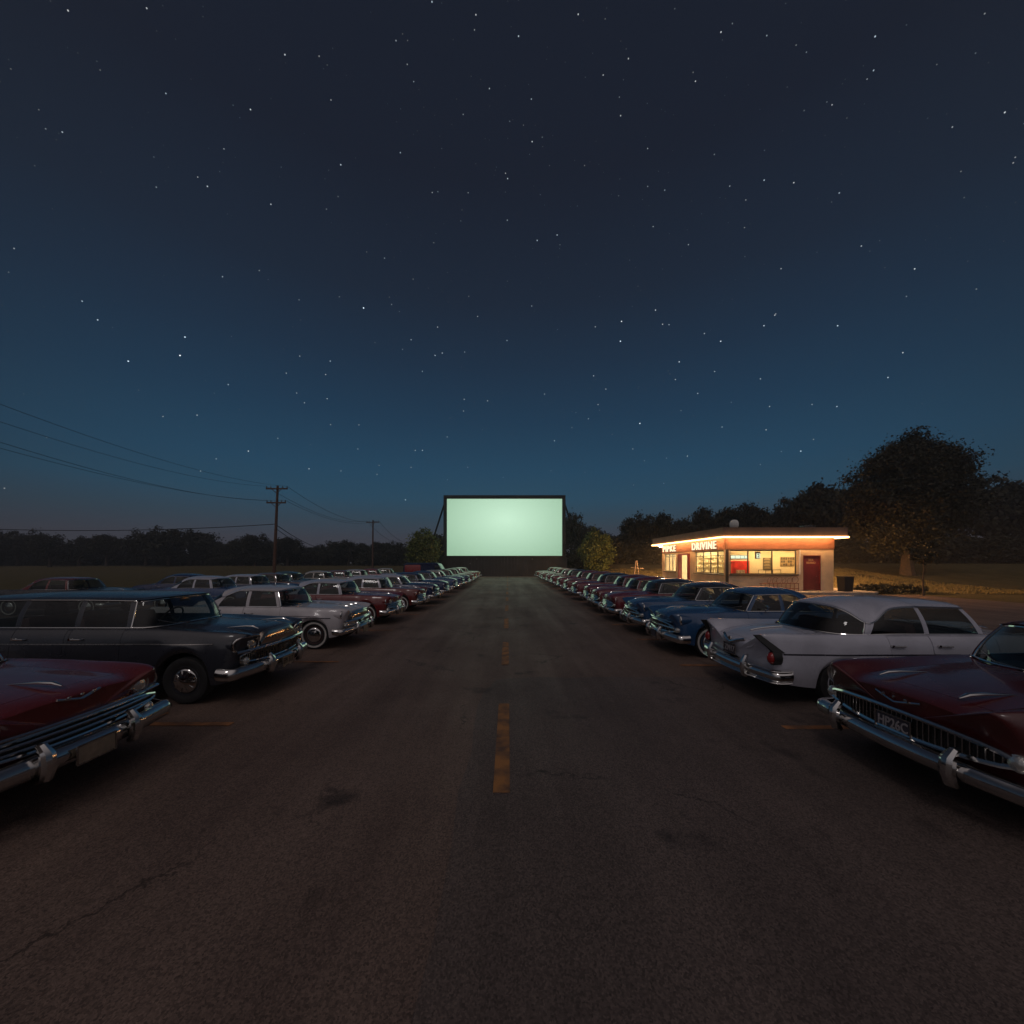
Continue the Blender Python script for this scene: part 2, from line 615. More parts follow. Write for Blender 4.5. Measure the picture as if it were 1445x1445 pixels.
# a few pale stones and scraps lying on the asphalt near the cars
CONC = pmat('concrete', (0.34, 0.30, 0.26), rough=0.85, var=0.22, scale=3, bump=0.3, bscale=30)
pad = MB()
out = [(13.3, 24.4), (22.6, 24.4), (23.6, 24.6), (24.3, 25.1), (24.6, 25.9), (24.6, 39), (13.3, 39)]
n = len(out)
pad.add([(x, y, -0.02) for x, y in out] + [(x, y, 0.15) for x, y in out], [tuple(range(n, 2 * n))] + [(i, (i + 1) % n, n + (i + 1) % n, n + i) for i in range(n)])
tag(pad.build('pavement', CONC), kind='structure')

# ------------------------------------------------------------------ cinema screen
SCX, SCY = -0.54, 58.0
root = empty('cinema_screen', (SCX, SCY, 0))
tag(root, 'huge blank pale green drive-in screen in a black frame at the end of the aisle', 'screen')
BLK = pmat('black_timber', (0.018, 0.019, 0.022), rough=0.7, var=0.3, scale=1.5)
DKW = pmat('dark_plinth_boards', (0.020, 0.022, 0.030), rough=0.8, var=0.3, scale=0.8)
sm = bpy.data.materials.new('projection_surface')
sm.use_nodes = True
t = sm.node_tree
t.nodes.remove(t.nodes['Principled BSDF'])
em = t.nodes.new('ShaderNodeEmission')
co = t.nodes.new('ShaderNodeTexCoord')
mp = t.nodes.new('ShaderNodeMapping'); mp.inputs['Scale'].default_value = (1 / 11.5, 0, 1 / 7.2); mp.inputs['Location'].default_value = (-0.02, 0, -8.6 / 7.2)
ln = t.nodes.new('ShaderNodeVectorMath'); ln.operation = 'LENGTH'
cp = t.nodes.new('ShaderNodeValToRGB')
cp.color_ramp.elements[0].color = lin(208, 245, 216)
cp.color_ramp.elements[1].color = lin(158, 196, 166)
cp.color_ramp.elements[0].position = 0.05
cp.color_ramp.elements[1].position = 1.0
t.links.new(co.outputs['Object'], mp.inputs[0]); t.links.new(mp.outputs[0], ln.inputs[0]); t.links.new(ln.outputs['Value'], cp.inputs[0])
t.links.new(cp.outputs[0], em.inputs[0]); t.links.new(em.outputs[0], t.nodes['Material Output'].inputs[0])
em.inputs[1].default_value = 1.0
hw, z0, z1 = 8.72, 3.10, 11.72
s_ = MB(); s_.add([(-hw, -0.02, z0), (hw, -0.02, z0), (hw, -0.02, z1), (-hw, -0.02, z1)], [(0, 1, 2, 3)])
s_.build('screen_face', sm, root)
fr = MB()
fr.box((0, 0.18, (z0 + z1) / 2), (2 * hw + 0.02, 0.3, z1 - z0 + 0.02))
fr.box((0, 0.1, z1 + 0.27), (2 * hw + 1.0, 0.6, 0.52), bev=0.03)
for sg in (-1, 1):
    fr.box((sg * (hw + 0.26), 0.1, (z0 + z1) / 2 + 0.0), (0.5, 0.6, z1 - z0), bev=0.03)
fr.box((0, 0.1, z0 - 0.1), (2 * hw + 1.0, 0.6, 0.18), bev=0.02)
fr.build('frame', BLK, root)
pb = MB()
for k in range(38):
    pb.box((-9.25 + 0.5 * k, 0.1 + (k % 2) * 0.006, 1.42), (0.49, 0.3, 2.96))
pb.build('plinth', DKW, root)
for sg in (-1, 1):
    st = MB(); st.tube([(sg * 9.1, 0.3, 11.2), (sg * 13.6, 4.5, 0.0)], 0.13, 8)
    st.build('brace', BLK, root)
for x in (-4.2, -5.2, 4.2):
    lb = MB(); lb.box((x, -0.12, 2.62 if abs(x) < 5 else 1.9), (0.12, 0.14, 0.12), bev=0.02); lb.build('lamp_socket', DULLCH, root)

# ------------------------------------------------------------------ refreshment building
BX0, BX1, BY0, BY1 = 14.9, 22.12, 26.0, 37.0
CREAM = pmat('cream_render', (0.60, 0.47, 0.32), rough=0.8, var=0.12, scale=1.6, bump=0.25, bscale=50)
BAND = pmat('terracotta_band', (0.23, 0.095, 0.055), rough=0.7, var=0.15, scale=2)
FASC = pmat('brown_fascia', (0.16, 0.115, 0.09), rough=0.6, var=0.15, scale=2)
ROOFM = pmat('roof_felt', (0.06, 0.055, 0.052), rough=0.9, var=0.2, scale=2)
FRM = pmat('dark_window_frame', (0.035, 0.025, 0.02), rough=0.4)
REDW = pmat('oxblood_paint', (0.17, 0.022, 0.024), rough=0.45, var=0.12, scale=3)
CEIL = pmat('inside_wall', (0.72, 0.62, 0.42), rough=0.8)
WHT = pmat('white_paint', (0.72, 0.70, 0.66), rough=0.5)
WINGL = glassmat('window_glass', (0.93, 0.95, 0.93), ior=1.45)
NEON = emat('neon_glow', (1.0, 0.48, 0.16), 9.0)
SOFL = emat('eave_lamp_glow', (1.0, 0.50, 0.19), 66.0)
ADDED_FLOOD = emat('added_flood_glow', (1.0, 0.50, 0.18), 900.0)
FLUO = emat('ceiling_tube_glow', (1.0, 0.66, 0.29), 54.0)
FLUOG = emat('back_room_tube_glow', (1.0, 0.93, 0.62), 260.0)
FLUOB = emat('side_room_tube_glow', (1.0, 0.74, 0.38), 80.0)

bd = empty('refreshment_building', (BX0, BY0, 0))
tag(bd, 'flat roofed cream snack bar with glowing neon eave beside the right car row', 'building')
H0, HB, HT = 0.15, 2.96, 3.78


def bpart(name, mb, mat, parent=bd):
    o = mb.build(name, mat, None)
    o.parent = parent
    if parent is bd:
        o.location = (-BX0, -BY0, 0)
    return o


T = 0.22


def wall_with_holes(axis, a0, a1, pos, holes, zlo, zhi, thick, sign):
    """a wall in the plane axis; holes (a0,a1,z0,z1)"""
    mb = MB()
    hs_ = sorted(holes)
    segs = []
    cur = a0
    for (h0, h1, q0, q1) in hs_:
        segs.append((cur, h0, zlo, zhi))
        if q0 > zlo + 0.01: segs.append((h0, h1, zlo, q0))
        if q1 < zhi - 0.01: segs.append((h0, h1, q1, zhi))
        cur = h1
    segs.append((cur, a1, zlo, zhi))
    for (p, q, z_0, z_1) in segs:
        if q - p < 1e-4: continue
        c = ((p + q) / 2, pos + sign * thick / 2, (z_0 + z_1) / 2) if axis == 'x' else (pos + sign * thick / 2, (p + q) / 2, (z_0 + z_1) / 2)
        d = (q - p, thick, z_1 - z_0) if axis == 'x' else (thick, q - p, z_1 - z_0)
        mb.box(c, d)
    return mb


fw = (15.07, 19.62, 1.27, 2.90)          # the front window
fd = (20.05, 21.22, 0.15, 2.55)          # the red door
bpart('wall', wall_with_holes('x', BX0, BX1, BY0, [fw, fd], H0, HB, T, 1), CREAM)
lw = (26.45, 30.5, 1.26, 2.90)
ld = (31.35, 33.25, 0.15, 2.70)
lw2 = (34.0, 36.4, 1.26, 2.86)
bpart('wall', wall_with_holes('y', BY0 + T, BY1 - T, BX0, [lw, ld, lw2], H0, HB, T, 1), CREAM)
bpart('wall', MB().box((BX1 - T / 2, (BY0 + BY1) / 2, (H0 + HB) / 2), (T, BY1 - BY0 - 2 * T, HB - H0)), CREAM)
bpart('wall', MB().box(((BX0 + BX1) / 2, BY1 - T / 2, (H0 + HB) / 2), (BX1 - BX0, T, HB - H0)), CREAM)
band = MB()
band.box(((BX0 + BX1) / 2, BY0 + T / 2 - 0.015, (HB + HT) / 2), (BX1 - BX0 + 0.03, T + 0.03, HT - HB))
band.box((BX0 + T / 2 - 0.015, (BY0 + BY1 + T) / 2 + 0.01, (HB + HT) / 2), (T + 0.03, BY1 - BY0 - T - 0.03, HT - HB))
band.box((BX1 - T / 2 + 0.015, (BY0 + BY1 + T) / 2 + 0.01, (HB + HT) / 2), (T + 0.03, BY1 - BY0 - T - 0.03, HT - HB))
bpart('upper_band', band, BAND)
rf = MB()
rx0, rx1, ry0, ry1 = 14.2, 22.45, 25.3, 37.6
rf.box(((rx0 + rx1) / 2, (ry0 + ry1) / 2, 4.10), (rx1 - rx0 - 0.16, ry1 - ry0 - 0.16, 0.50))
bpart('roof', rf, ROOFM)
fs = MB()
for (c, d) in ((((rx0 + rx1) / 2, ry0 + 0.04, 4.07), (rx1 - rx0, 0.08, 0.62)), (((rx0 + rx1) / 2, ry1 - 0.04, 4.07), (rx1 - rx0, 0.08, 0.62)),
               ((rx0 + 0.04, (ry0 + ry1) / 2, 4.07), (0.08, ry1 - ry0 - 0.16, 0.62)), ((rx1 - 0.04, (ry0 + ry1) / 2, 4.07), (0.08, ry1 - ry0 - 0.16, 0.62))):
    fs.box(c, d)
fs.box(((rx0 + rx1) / 2, ry0 - 0.012, 4.36), (rx1 - rx0 + 0.05, 0.02, 0.05))
fs.box((rx0 - 0.012, (ry0 + ry1) / 2, 4.36), (0.02, ry1 - ry0 - 0.02, 0.05))
bpart('fascia', fs, FASC)
for pts in ([(rx0 - 0.05, ry0 - 0.06, 3.74), (rx1 + 0.02, ry0 - 0.06, 3.74)], [(rx0 - 0.06, ry0 + 0.02, 3.74), (rx0 - 0.06, ry1, 3.74)], [(rx1 + 0.06, ry0 + 0.02, 3.74), (rx1 + 0.06, ry1, 3.74)], [(rx0, ry1 + 0.06, 3.74), (rx1, ry1 + 0.06, 3.74)]):
    nb = MB(); nb.tube(pts, 0.055, 10); bpart('neon_tube', nb, NEON)
for (cx_, cy_, lx_, ly_) in ((18.3, 25.62, 7.4, 0.10), (14.52, 31.6, 0.10, 11.0)):
    bpart('eave_lamp', MB().box((cx_, cy_, 3.80), (lx_, ly_, 0.05)), SOFL)


def window_set(axis, pos, hole, vbars, hbars, name='window'):
    a0, a1, q0, q1 = hole
    fr_ = MB()

    def bx(c0, c1, y0, y1, dep=0.07, off=0.0):
        m_ = ((c0 + c1) / 2, (y0 + y1) / 2)
        if axis == 'x':
            fr_.box((m_[0], pos + 0.09 + off, m_[1]), (c1 - c0, dep, y1 - y0))
        else:
            fr_.box((pos + 0.09 + off, m_[0], m_[1]), (dep, c1 - c0, y1 - y0))
    w = 0.055
    bx(a0, a1, q0, q0 + w); bx(a0, a1, q1 - w, q1)
    bx(a0, a0 + w, q0 + w, q1 - w); bx(a1 - w, a1, q0 + w, q1 - w)
    for v in vbars: bx(v - 0.03, v + 0.03, q0 + w, q1 - w, 0.065)
    for h_ in hbars: bx(a0 + w, a1 - w, h_ - 0.02, h_ + 0.02, 0.05)
    f = bpart(name, fr_, FRM)
    g = MB()
    if axis == 'x':
        g.add([(a0, pos + 0.1, q0), (a1, pos + 0.1, q0), (a1, pos + 0.1, q1), (a0, pos + 0.1, q1)], [(0, 1, 2, 3)])
    else:
        g.add([(pos + 0.1, a0, q0), (pos + 0.1, a1, q0), (pos + 0.1, a1, q1), (pos + 0.1, a0, q1)], [(0, 1, 2, 3)])
    g.build('pane', WINGL, f)
    sl = MB()
    if axis == 'x':
        sl.box(((a0 + a1) / 2, pos - 0.06, q0 - 0.045), (a1 - a0 + 0.1, 0.16, 0.07), bev=0.01)
    else:
        sl.box((pos - 0.06, (a0 + a1) / 2, q0 - 0.045), (0.16, a1 - a0 + 0.1, 0.07), bev=0.01)
    sl.build('sill', FRM, f)
    return f


window_set('x', BY0, fw, (16.34, 17.98), (), 'window')
window_set('y', BX0, lw, (27.35, 28.3, 29.35), (2.55,), 'window')
window_set('y', BX0, lw2, (34.8, 35.5), (2.6,), 'window')
# the red side door in the front wall
dr = bpart('door', MB().box(((fd[0] + fd[1]) / 2, BY0 + 0.06, (fd[2] + fd[3]) / 2), (fd[1] - fd[0] - 0.12, 0.05, fd[3] - fd[2] - 0.06), bev=0.005), REDW)
df = MB()
df.box((fd[0] + 0.03, BY0 + 0.04, (fd[2] + fd[3]) / 2), (0.06, 0.14, fd[3] - fd[2])); df.box((fd[1] - 0.03, BY0 + 0.04, (fd[2] + fd[3]) / 2), (0.06, 0.14, fd[3] - fd[2]))
df.box(((fd[0] + fd[1]) / 2, BY0 + 0.04, fd[3] - 0.03), (fd[1] - fd[0] - 0.12, 0.14, 0.06))
df.build('door_frame', REDW, dr)
MB().tube([(21.02, BY0 + 0.03, 1.12), (21.02, BY0 - 0.03, 1.12), (20.92, BY0 - 0.035, 1.12)], 0.014).build('handle', DULLCH, dr)
SIGNT = pmat('faded_gilt_letters', (0.55, 0.34, 0.16), rough=0.5)
text_obj('door_lettering', "REA\nBEANO", 0.19, SIGNT, dr, 0.003, 0.004, (20.60, BY0 + 0.03, 2.13), (R(90), 0, 0), 1.0)
# the open red doorway in the side wall
dw = MB()
for (p, q) in ((ld[0], ld[0] + 0.16), (ld[1] - 0.16, ld[1])):
    dw.box((BX0 - 0.01, (p + q) / 2, (ld[2] + ld[3]) / 2), (0.30, q - p, ld[3] - ld[2]))
dw.box((BX0 - 0.01, (ld[0] + ld[1]) / 2, ld[3] + 0.06), (0.30, ld[1] - ld[0], 0.12))
bpart('door_frame', dw, REDW)
dl = MB()
dl.box((BX0 + 0.72, ld[0] + 0.05, 1.40), (0.92, 0.05, 2.42), bev=0.006)
od = bpart('door', dl, WHT)
MB().box((BX0 + 0.72, ld[0] + 0.085, 1.16), (0.75, 0.02, 0.05)).build('push_bar', DULLCH, od)
# downpipe beside the front window and the corner post
bpart('downpipe', MB().tube([(19.78, BY0 - 0.05, 2.93), (19.78, BY0 - 0.05, 1.25), (19.72, BY0 + 0.0, 1.22)], 0.05, 10), WHT)
bpart('corner_post', MB().box((BX0 - 0.06, BY0 - 0.06, 1.55), (0.15, 0.15, 2.8), bev=0.01), FRM)
# sign letters on the side band
LET = emat('sign_letter_glow', (1.0, 0.86, 0.55), 1.35)
for (txt, yc, wd, zc, ht) in (("DRIVINE", 29.08, 3.55, 3.30, 0.56), ("PIPKE", 35.25, 2.75, 3.30, 0.54)):
    o = text_obj('sign_lettering', txt, ht / 0.70, LET, bd, 0.03, 0.010, (0, 0, 0), (0, 0, 0), space=1.18)
    o.rotation_euler = (R(90), 0, R(-90))
    o.location = (-0.075, yc - BY0, zc)
    bb = [v.co.x for v in o.data.vertices]
    o.scale = (wd / (max(bb) - min(bb)), 1, 1)
# ceiling, floor, partitions and lights inside
ins = MB()
ins.box(((BX0 + BX1) / 2, (BY0 + BY1) / 2, 3.02), (BX1 - BX0 - 2 * T, BY1 - BY0 - 2 * T, 0.06))
ins.box((19.0, 28.06, 1.55), (5.8, 0.1, 2.82))
ins.box((17.0, 31.0, 1.55), (3.75, 0.1, 2.82))
ins.box((BX1 - T - 0.03, 27.1, 1.55), (0.04, 1.75, 2.82))
bpart('inner_partition', ins, CEIL)
bpart('inner_floor', MB().box(((BX0 + BX1) / 2, (BY0 + BY1) / 2, 0.17), (BX1 - BX0 - 2 * T, BY1 - BY0 - 2 * T, 0.03)), pmat('floor_tile', (0.28, 0.22, 0.16), rough=0.5))
for (x, y, lx, ly, mt) in ((17.6, 27.0, 2.6, 0.14, FLUO), (20.2, 27.0, 2.2, 0.14, FLUO), (16.3, 29.5, 0.2, 2.0, FLUOB), (15.7, 29.0, 0.14, 2.4, FLUOB), (16.6, 33.2, 2.4, 0.16, FLUOG), (16.6, 35.4, 1.6, 0.14, FLUO)):
    bpart('ceiling_light', MB().box((x, y, 2.945), (lx, ly, 0.05), bev=0.01), mt)

# unseen flood strips added under far and right eaves to light grass and trees
for (c_, d_, fx_) in (((22.34, 33.4, 3.60), (0.05, 7.2, 0.12), 'x'), ((18.3, 37.35, 3.60), (7.2, 0.05, 0.12), 'y')):
    hs_ = MB().box((c_[0] - (0.05 if fx_ == 'x' else 0), c_[1] - (0.05 if fx_ == 'y' else 0), 3.71), (d_[0] + (0.08 if fx_ == 'x' else 0.1), d_[1] + (0.08 if fx_ == 'y' else 0.1), 0.05), bev=0.01)
    fl_ = bpart('added_flood_strip', hs_, FRM)
    gl_ = MB()
    if fx_ == 'x':
        x_ = c_[0]; y0_, y1_ = c_[1] - d_[1] / 2, c_[1] + d_[1] / 2
        gl_.add([(x_ - .10, y0_, 3.59), (x_ - .10, y1_, 3.59), (x_, y1_, 3.68), (x_, y0_, 3.68)], [(0, 1, 2, 3)])
    else:
        y_ = c_[1]; x0_, x1_ = c_[0] - d_[0] / 2, c_[0] + d_[0] / 2
        gl_.add([(x1_, y_ - .10, 3.59), (x0_, y_ - .10, 3.59), (x0_, y_, 3.68), (x1_, y_, 3.68)], [(0, 1, 2, 3)])
    gl_.build('added_flood_face', ADDED_FLOOD, fl_, recalc=False)

# roof furniture
v = empty('roof_ventilator', (17.72, 30.0, 4.35)); tag(v, 'round pale turbine ventilator standing on the snack bar roof', 'ventilator')
MB().lathe([(0.16, 0), (0.15, 0.35)], n=18).build('stack', DULLCH, v)
tb = MB(); nv = 18
rows = []
for i in range(11):
    ph = i / 10 * math.pi
    r_ = 0.28 * math.sin(ph) ** 0.8 + 0.02
    rows.append([((r_ + (0.022 if q % 2 else -0.01)) * math.cos(2 * math.pi * q / 36), (r_ + (0.022 if q % 2 else -0.01)) * math.sin(2 * math.pi * q / 36), 0.70 - 0.36 * math.cos(ph)) for q in range(36)])
tb.grid(rows, close_u=True); tb.build('turbine', WHT, v)
v = empty('roof_vent_box', (20.8, 26.6, 4.35)); tag(v, 'low grey vent box on the roof above the red door', 'vent')
MB().box((0, 0, 0.10), (0.62, 0.5, 0.2), bev=0.02).build('casing', FASC, v)
MB().box((0, 0, 0.225), (0.72, 0.6, 0.04), bev=0.01).build('lid', DULLCH, v)

# things inside the snack bar
REDB = pmat('red_sign_enamel', (0.55, 0.03, 0.02), rough=0.35, var=0.3, scale=3)
o = empty('red_drinks_cooler', (16.85, 27.78, 0.19)); tag(o, 'bright red drinks cooler against the wall behind the snack bar front window', 'cooler')
MB().box((0, 0, 1.0), (1.1, 0.44, 2.0), bev=0.04).build('cabinet', REDB, o)
MB().box((-0.12, -0.235, 1.18), (0.62, 0.03, 0.32), bev=0.02).build('pale_panel', pmat('cooler_panel', (0.45, 0.36, 0.26), rough=0.4, var=0.5, scale=9), o)
MB().box((0.38, -0.24, 1.35), (0.04, 0.04, 0.7), bev=0.01).build('handle', CHROME, o)
o = empty('lit_menu_strip', (16.88, 27.97, 2.32)); tag(o, 'long pale lit sign strip above the red drinks cooler', 'sign')
MB().box((0, 0, 0.14), (1.34, 0.06, 0.30), bev=0.01).build('casing', FRM, o)
for k, w in enumerate((0.30, 0.36, 0.26, 0.24)):
    x0 = (-0.62, -0.29, 0.10, 0.39)[k]
    MB().box((x0 + w / 2, -0.04, 0.14), (w, 0.02, 0.22)).build('lit_panel', emat('strip_glow', (0.9, 1.0, 0.72), 1.1), o)
o = empty('number_sign', (17.6, 27.0, 2.31)); tag(o, 'hanging dark sign with a lit figure 2 inside the front window', 'sign')
MB().box((0, 0, 0.27), (0.36, 0.08, 0.52), bev=0.01).build('casing', FRM, o)
MB().box((0.03, -0.045, 0.22), (0.26, 0.012, 0.34)).build('lit_panel', emat('strip_glow', (0.9, 1.0, 0.72), 1.1), o)
text_obj('figure', "2", 0.34, FRM, o, 0.004, 0.008, (0.03, -0.056, 0.22), (R(90), 0, 0))
MB().tube([(0, 0, 0.53), (0, 0, 0.68)], 0.012).build('hanger', FRM, o)
o = empty('menu_board', (18.93, 27.985, 1.50)); tag(o, 'dark menu board with four rows of lines on the inside wall', 'menu board')
MB().box((0, 0, 0.45), (0.58, 0.04, 0.92), bev=0.01).build('board', pmat('menu_dark', (0.10, 0.075, 0.05), rough=0.6), o)
for k in range(4):
    for q in range(2):
        MB().box((0.02 * (q - 1), -0.026, 0.14 + 0.215 * k + 0.08 * q), (0.44 - 0.1 * q, 0.008, 0.03)).build('menu_line', pmat('menu_pale', (0.5, 0.38, 0.2), rough=0.6), o)
o = empty('picture_board', (20.42, 27.985, 1.80)); tag(o, 'wide board of small dark pictures on the cream inside wall', 'picture board')
MB().box((0, 0, 0.33), (1.04, 0.03, 0.68)).build('board', pmat('board_tan', (0.42, 0.30, 0.15), rough=0.7), o)
rr = random.Random(3)
for i in range(6):
    for j in range(3):
        hh = rr.uniform(0.15, 0.20); ww = rr.uniform(0.11, 0.155)
        MB().box((-0.42 + i * 0.168, -0.02, 0.11 + j * 0.22), (ww, 0.01, hh)).build('picture', pmat('picture_tone_%s' % 'abc'[rr.randrange(3)], [(0.07, 0.05, 0.035), (0.16, 0.11, 0.06), (0.28, 0.2, 0.11)][rr.randrange(3)], rough=0.6), o)
o = empty('serving_counter', (17.9, 26.62, 0.19)); tag(o, 'long dark serving counter with a rail behind the front window', 'counter')
MB().box((0, 0, 0.52), (3.6, 0.5, 1.04), bev=0.01).build('cabinet', pmat('counter_brown', (0.10, 0.06, 0.035), rough=0.5), o)
MB().box((0, 0, 1.06), (3.7, 0.56, 0.04), bev=0.01).build('worktop', FRM, o)
rl = MB(); rl.tube([(-0.55, -0.1, 1.36), (1.0, -0.1, 1.36)], 0.018)
for x in (-0.55, -0.05, 0.45, 1.0): rl.tube([(x, -0.1, 1.08), (x, -0.1, 1.36)], 0.014)
rl.build('rail', FRM, o)
o = empty('display_shelves', (16.55, 30.82, 0.19)); tag(o, 'shelves of small goods behind the large side window', 'shelves')
sh = MB()
for k in range(5): sh.box((0, 0, 0.75 + 0.38 * k), (2.7, 0.26, 0.03))
for x in (-1.35, 0, 1.35): sh.box((x, 0, 1.3), (0.03, 0.25, 2.3))
sh.build('shelf_frame', pmat('shelf_cream', (0.5, 0.42, 0.28), rough=0.6), o)
gd = [MB() for _ in range(3)]
for k in range(5):
    x = -1.28
    while x < 1.25:
        w = rr.uniform(0.05, 0.13); h_ = rr.uniform(0.08, 0.24)
        if rr.random() < 0.75 and abs(x + w / 2) > 0.09:
            gd[rr.randrange(3)].lathe([(w * 0.42, 0), (w * 0.45, h_ * 0.7), (w * 0.2, h_ * 0.85), (w * 0.2, h_)], c=(x + w / 2, -0.02, 0.765 + 0.38 * k), n=8)
        x += w + rr.uniform(0.01, 0.08)
for k, c_ in enumerate(((0.35, 0.25, 0.1), (0.12, 0.09, 0.05), (0.4, 0.36, 0.22))):
    ob = gd[k].build('goods', pmat('goods_' + 'xyz'[k], c_, rough=0.4), o); ob['kind'] = 'stuff'

# rack, bin, trestle near the building
RUST = pmat('rusty_steel', (0.24, 0.085, 0.045), rough=0.6, var=0.3, scale=9)
o = empty('bicycle_rack', (16.9, 25.72, 0.15)); tag(o, 'rusty wire bicycle rack with bent hoops below the front window', 'rack')
rb = MB()
rb.tube([(0.0, 0, 0.50), (2.65, 0, 0.50)], 0.025); rb.tube([(0.1, 0, 0.16), (2.65, 0, 0.16)], 0.025)
for k in range(10): rb.tube([(0.1 + 0.28 * k, 0, 0.0), (0.1 + 0.28 * k, 0, 0.50)], 0.02)
rb.build('rail', RUST, o)
hp = MB()
for k, (x, h_, w, tl) in enumerate(((0.62, 0.40, 0.12, 0.10), (0.95, 0.42, 0.16, 0.16), (1.28, 0.42, 0.20, 0.12), (1.62, 0.3, 0.12, 0.1), (2.0, 0.36, 0.2, 0.12), (2.38, 0.45, 0.24, 0.05))):
    pts = [(x + w * math.cos(a) * 0.9 + tl * (0.5 + 0.5 * math.sin(a)), 0.02, 0.52 + max(0, h_ * (0.5 + 0.5 * math.sin(a)))) for a in [math.pi * 1.5 - 2 * math.pi * q / 16 for q in range(17)]]
    hp.tube(pts, 0.013, 6)
hp.build('hoop', RUST, o)
o = empty('litter_bin', (22.42, 25.45, 0.15)); tag(o, 'square black litter bin on the pavement beside the snack bar corner', 'litter bin')
BINM = pmat('black_plastic', (0.014, 0.014, 0.015), rough=0.5)
bn = MB(); a, b_ = 0.27, 0.31
bn.add([(-a, -a, 0), (a, -a, 0), (a, a, 0), (-a, a, 0), (-b_, -b_, 0.9), (b_, -b_, 0.9), (b_, b_, 0.9), (-b_, b_, 0.9)], [(0, 1, 5, 4), (1, 2, 6, 5), (2, 3, 7, 6), (3, 0, 4, 7), (3, 2, 1, 0), (4, 5, 6, 7)])
for x in (-0.14, 0, 0.14): bn.box((x, -0.300, 0.45), (0.03, 0.02, 0.75))
bn.build('bin_body', BINM, o)
MB().box((0, 0, 0.95), (0.68, 0.68, 0.09), bev=0.03).build('lid', BINM, o)
PALEW = pmat('pale_timber', (0.20, 0.14, 0.095), rough=0.7, var=0.15, scale=6)
o = empty('trestle_frame', (12.9, 38.5, ground_h(12.9, 38.5))); tag(o, 'pale timber A-frame with a crossbar on the grass left of the snack bar', 'trestle')
for s1 in (-1, 1):
    MB().tube([(s1 * 0.36, 0.1 * s1, 0), (s1 * 0.05, 0, 2.25)], 0.055, 6).build('leg', PALEW, o)
MB().tube([(-0.55, 0.02, 1.55), (0.75, 0.02, 1.45)], 0.04, 6).build('crossbar', PALEW, o)

# ------------------------------------------------------------------ poles and wires
WOOD = pmat('pole_timber', (0.11, 0.058, 0.04), rough=0.85, var=0.3, scale=4, stretch=(8, 8, 0.7))
CER = pmat('insulator', (0.06, 0.05, 0.045), rough=0.3)
WIRE = pmat('cable', (0.012, 0.013, 0.015), rough=0.7)


def pole(x, y, h, lean, arms, label):
    o = empty('utility_pole', (x, y, ground_h(x, y) - 0.2)); tag(o, label, 'utility pole', 'utility poles along the field edge')
    MB().tube([(lean * q / 8, 0, h * q / 8) for q in range(9)], 0.21, 10, taper=[1 - 0.045 * q for q in range(9)]).build('pole_shaft', WOOD, o)
    tips = []
    for (z, hw_) in arms:
        cx = lean * z / h
        c = MB().box((cx, -0.16, z), (2 * hw_, 0.13, 0.17), bev=0.01).tube([(cx - 0.6, -0.18, z - 0.05), (cx, -0.18, z - 0.6)], 0.035, 6).tube([(cx + 0.6, -0.18, z - 0.05), (cx, -0.18, z - 0.6)], 0.035, 6).build('crossarm', WOOD, o)
        for q in (-0.95, -0.55, 0.55, 0.95):
            MB().lathe([(0.035, 0), (0.07, 0.06), (0.045, 0.12), (0.065, 0.17), (0.02, 0.24)], c=(cx + q * hw_, -0.16, z + 0.085), n=10).build('insulator', CER, c)
            tips.append(Vector((x + cx + q * hw_, y - 0.16, ground_h(x, y) - 0.2 + z + 0.3)))
    return tips


tA = pole(-29.4, 48, 11.9, 0.5, ((11.5, 1.35), (9.75, 1.2)), 'tall leaning utility pole with two crossarms, nearest the cars')
tB = pole(-30.1, 85, 10.9, 0.1, ((10.4, 1.4),), 'distant utility pole with a single crossarm before the treeline')


def wire(a, b, sag, r=0.022, n=24, label='thin overhead power line sagging between the utility poles', grp='overhead power lines'):
    a, b = Vector(a), Vector(b)
    pts = []
    for i in range(n + 1):
        t_ = i / n
        p = a.lerp(b, t_); p.z -= sag * 4 * t_ * (1 - t_)
        pts.append(p)
    base = (a + b) / 2
    o = MB().tube([p - base for p in pts], r, 6).build('power_line', WIRE, loc=base)
    tag(o, label, 'power line', grp)


pole(-29.0, 11.0, 12.1, 0.5, ((11.7, 1.35), (9.95, 1.2)), 'near utility pole outside the left edge of the picture')
near = [Vector((p.x + 0.4, 10.84, p.z + 0.2)) for p in tA]
wire(near[0], tA[0], 1.6, 0.012, label='power line from the top crossarm going out of the picture, outermost on the field side', grp=None)
wire(near[3], tA[3], 1.5, 0.012, label='power line from the top crossarm going out of the picture, on the car park side', grp=None)
wire(near[4], tA[4], 1.4, 0.013, label='power line from the lower crossarm going out of the picture, on the field side', grp=None)
wire(near[7], tA[7], 1.8, 0.013, label='power line from the lower crossarm going out of the picture, on the car park side', grp=None)
wire(tA[0], tB[0], 1.6, 0.020, label='power line between the two poles, from the top crossarm end nearest the field', grp=None)
wire(tA[3], tB[3], 1.7, 0.020, label='power line between the two poles, from the top crossarm end nearest the cars', grp=None)
wire(tA[7], tB[2], 1.5, 0.020, label='power line between the two poles, from the lower crossarm', grp=None)
wire(tB[0], (-36, 128, 8.9), 1.4, 0.03, label='power line leaving the distant pole towards the treeline, field side', grp=None)
wire(tB[3], (-33, 128, 8.9), 1.4, 0.03, label='power line leaving the distant pole towards the treeline, screen side', grp=None)
wire((-96, 46, 8.8), (-29.1, 48, 6.9), 1.7, 0.045, label='thick dark cable running sideways from the tall pole out over the field', grp=None)
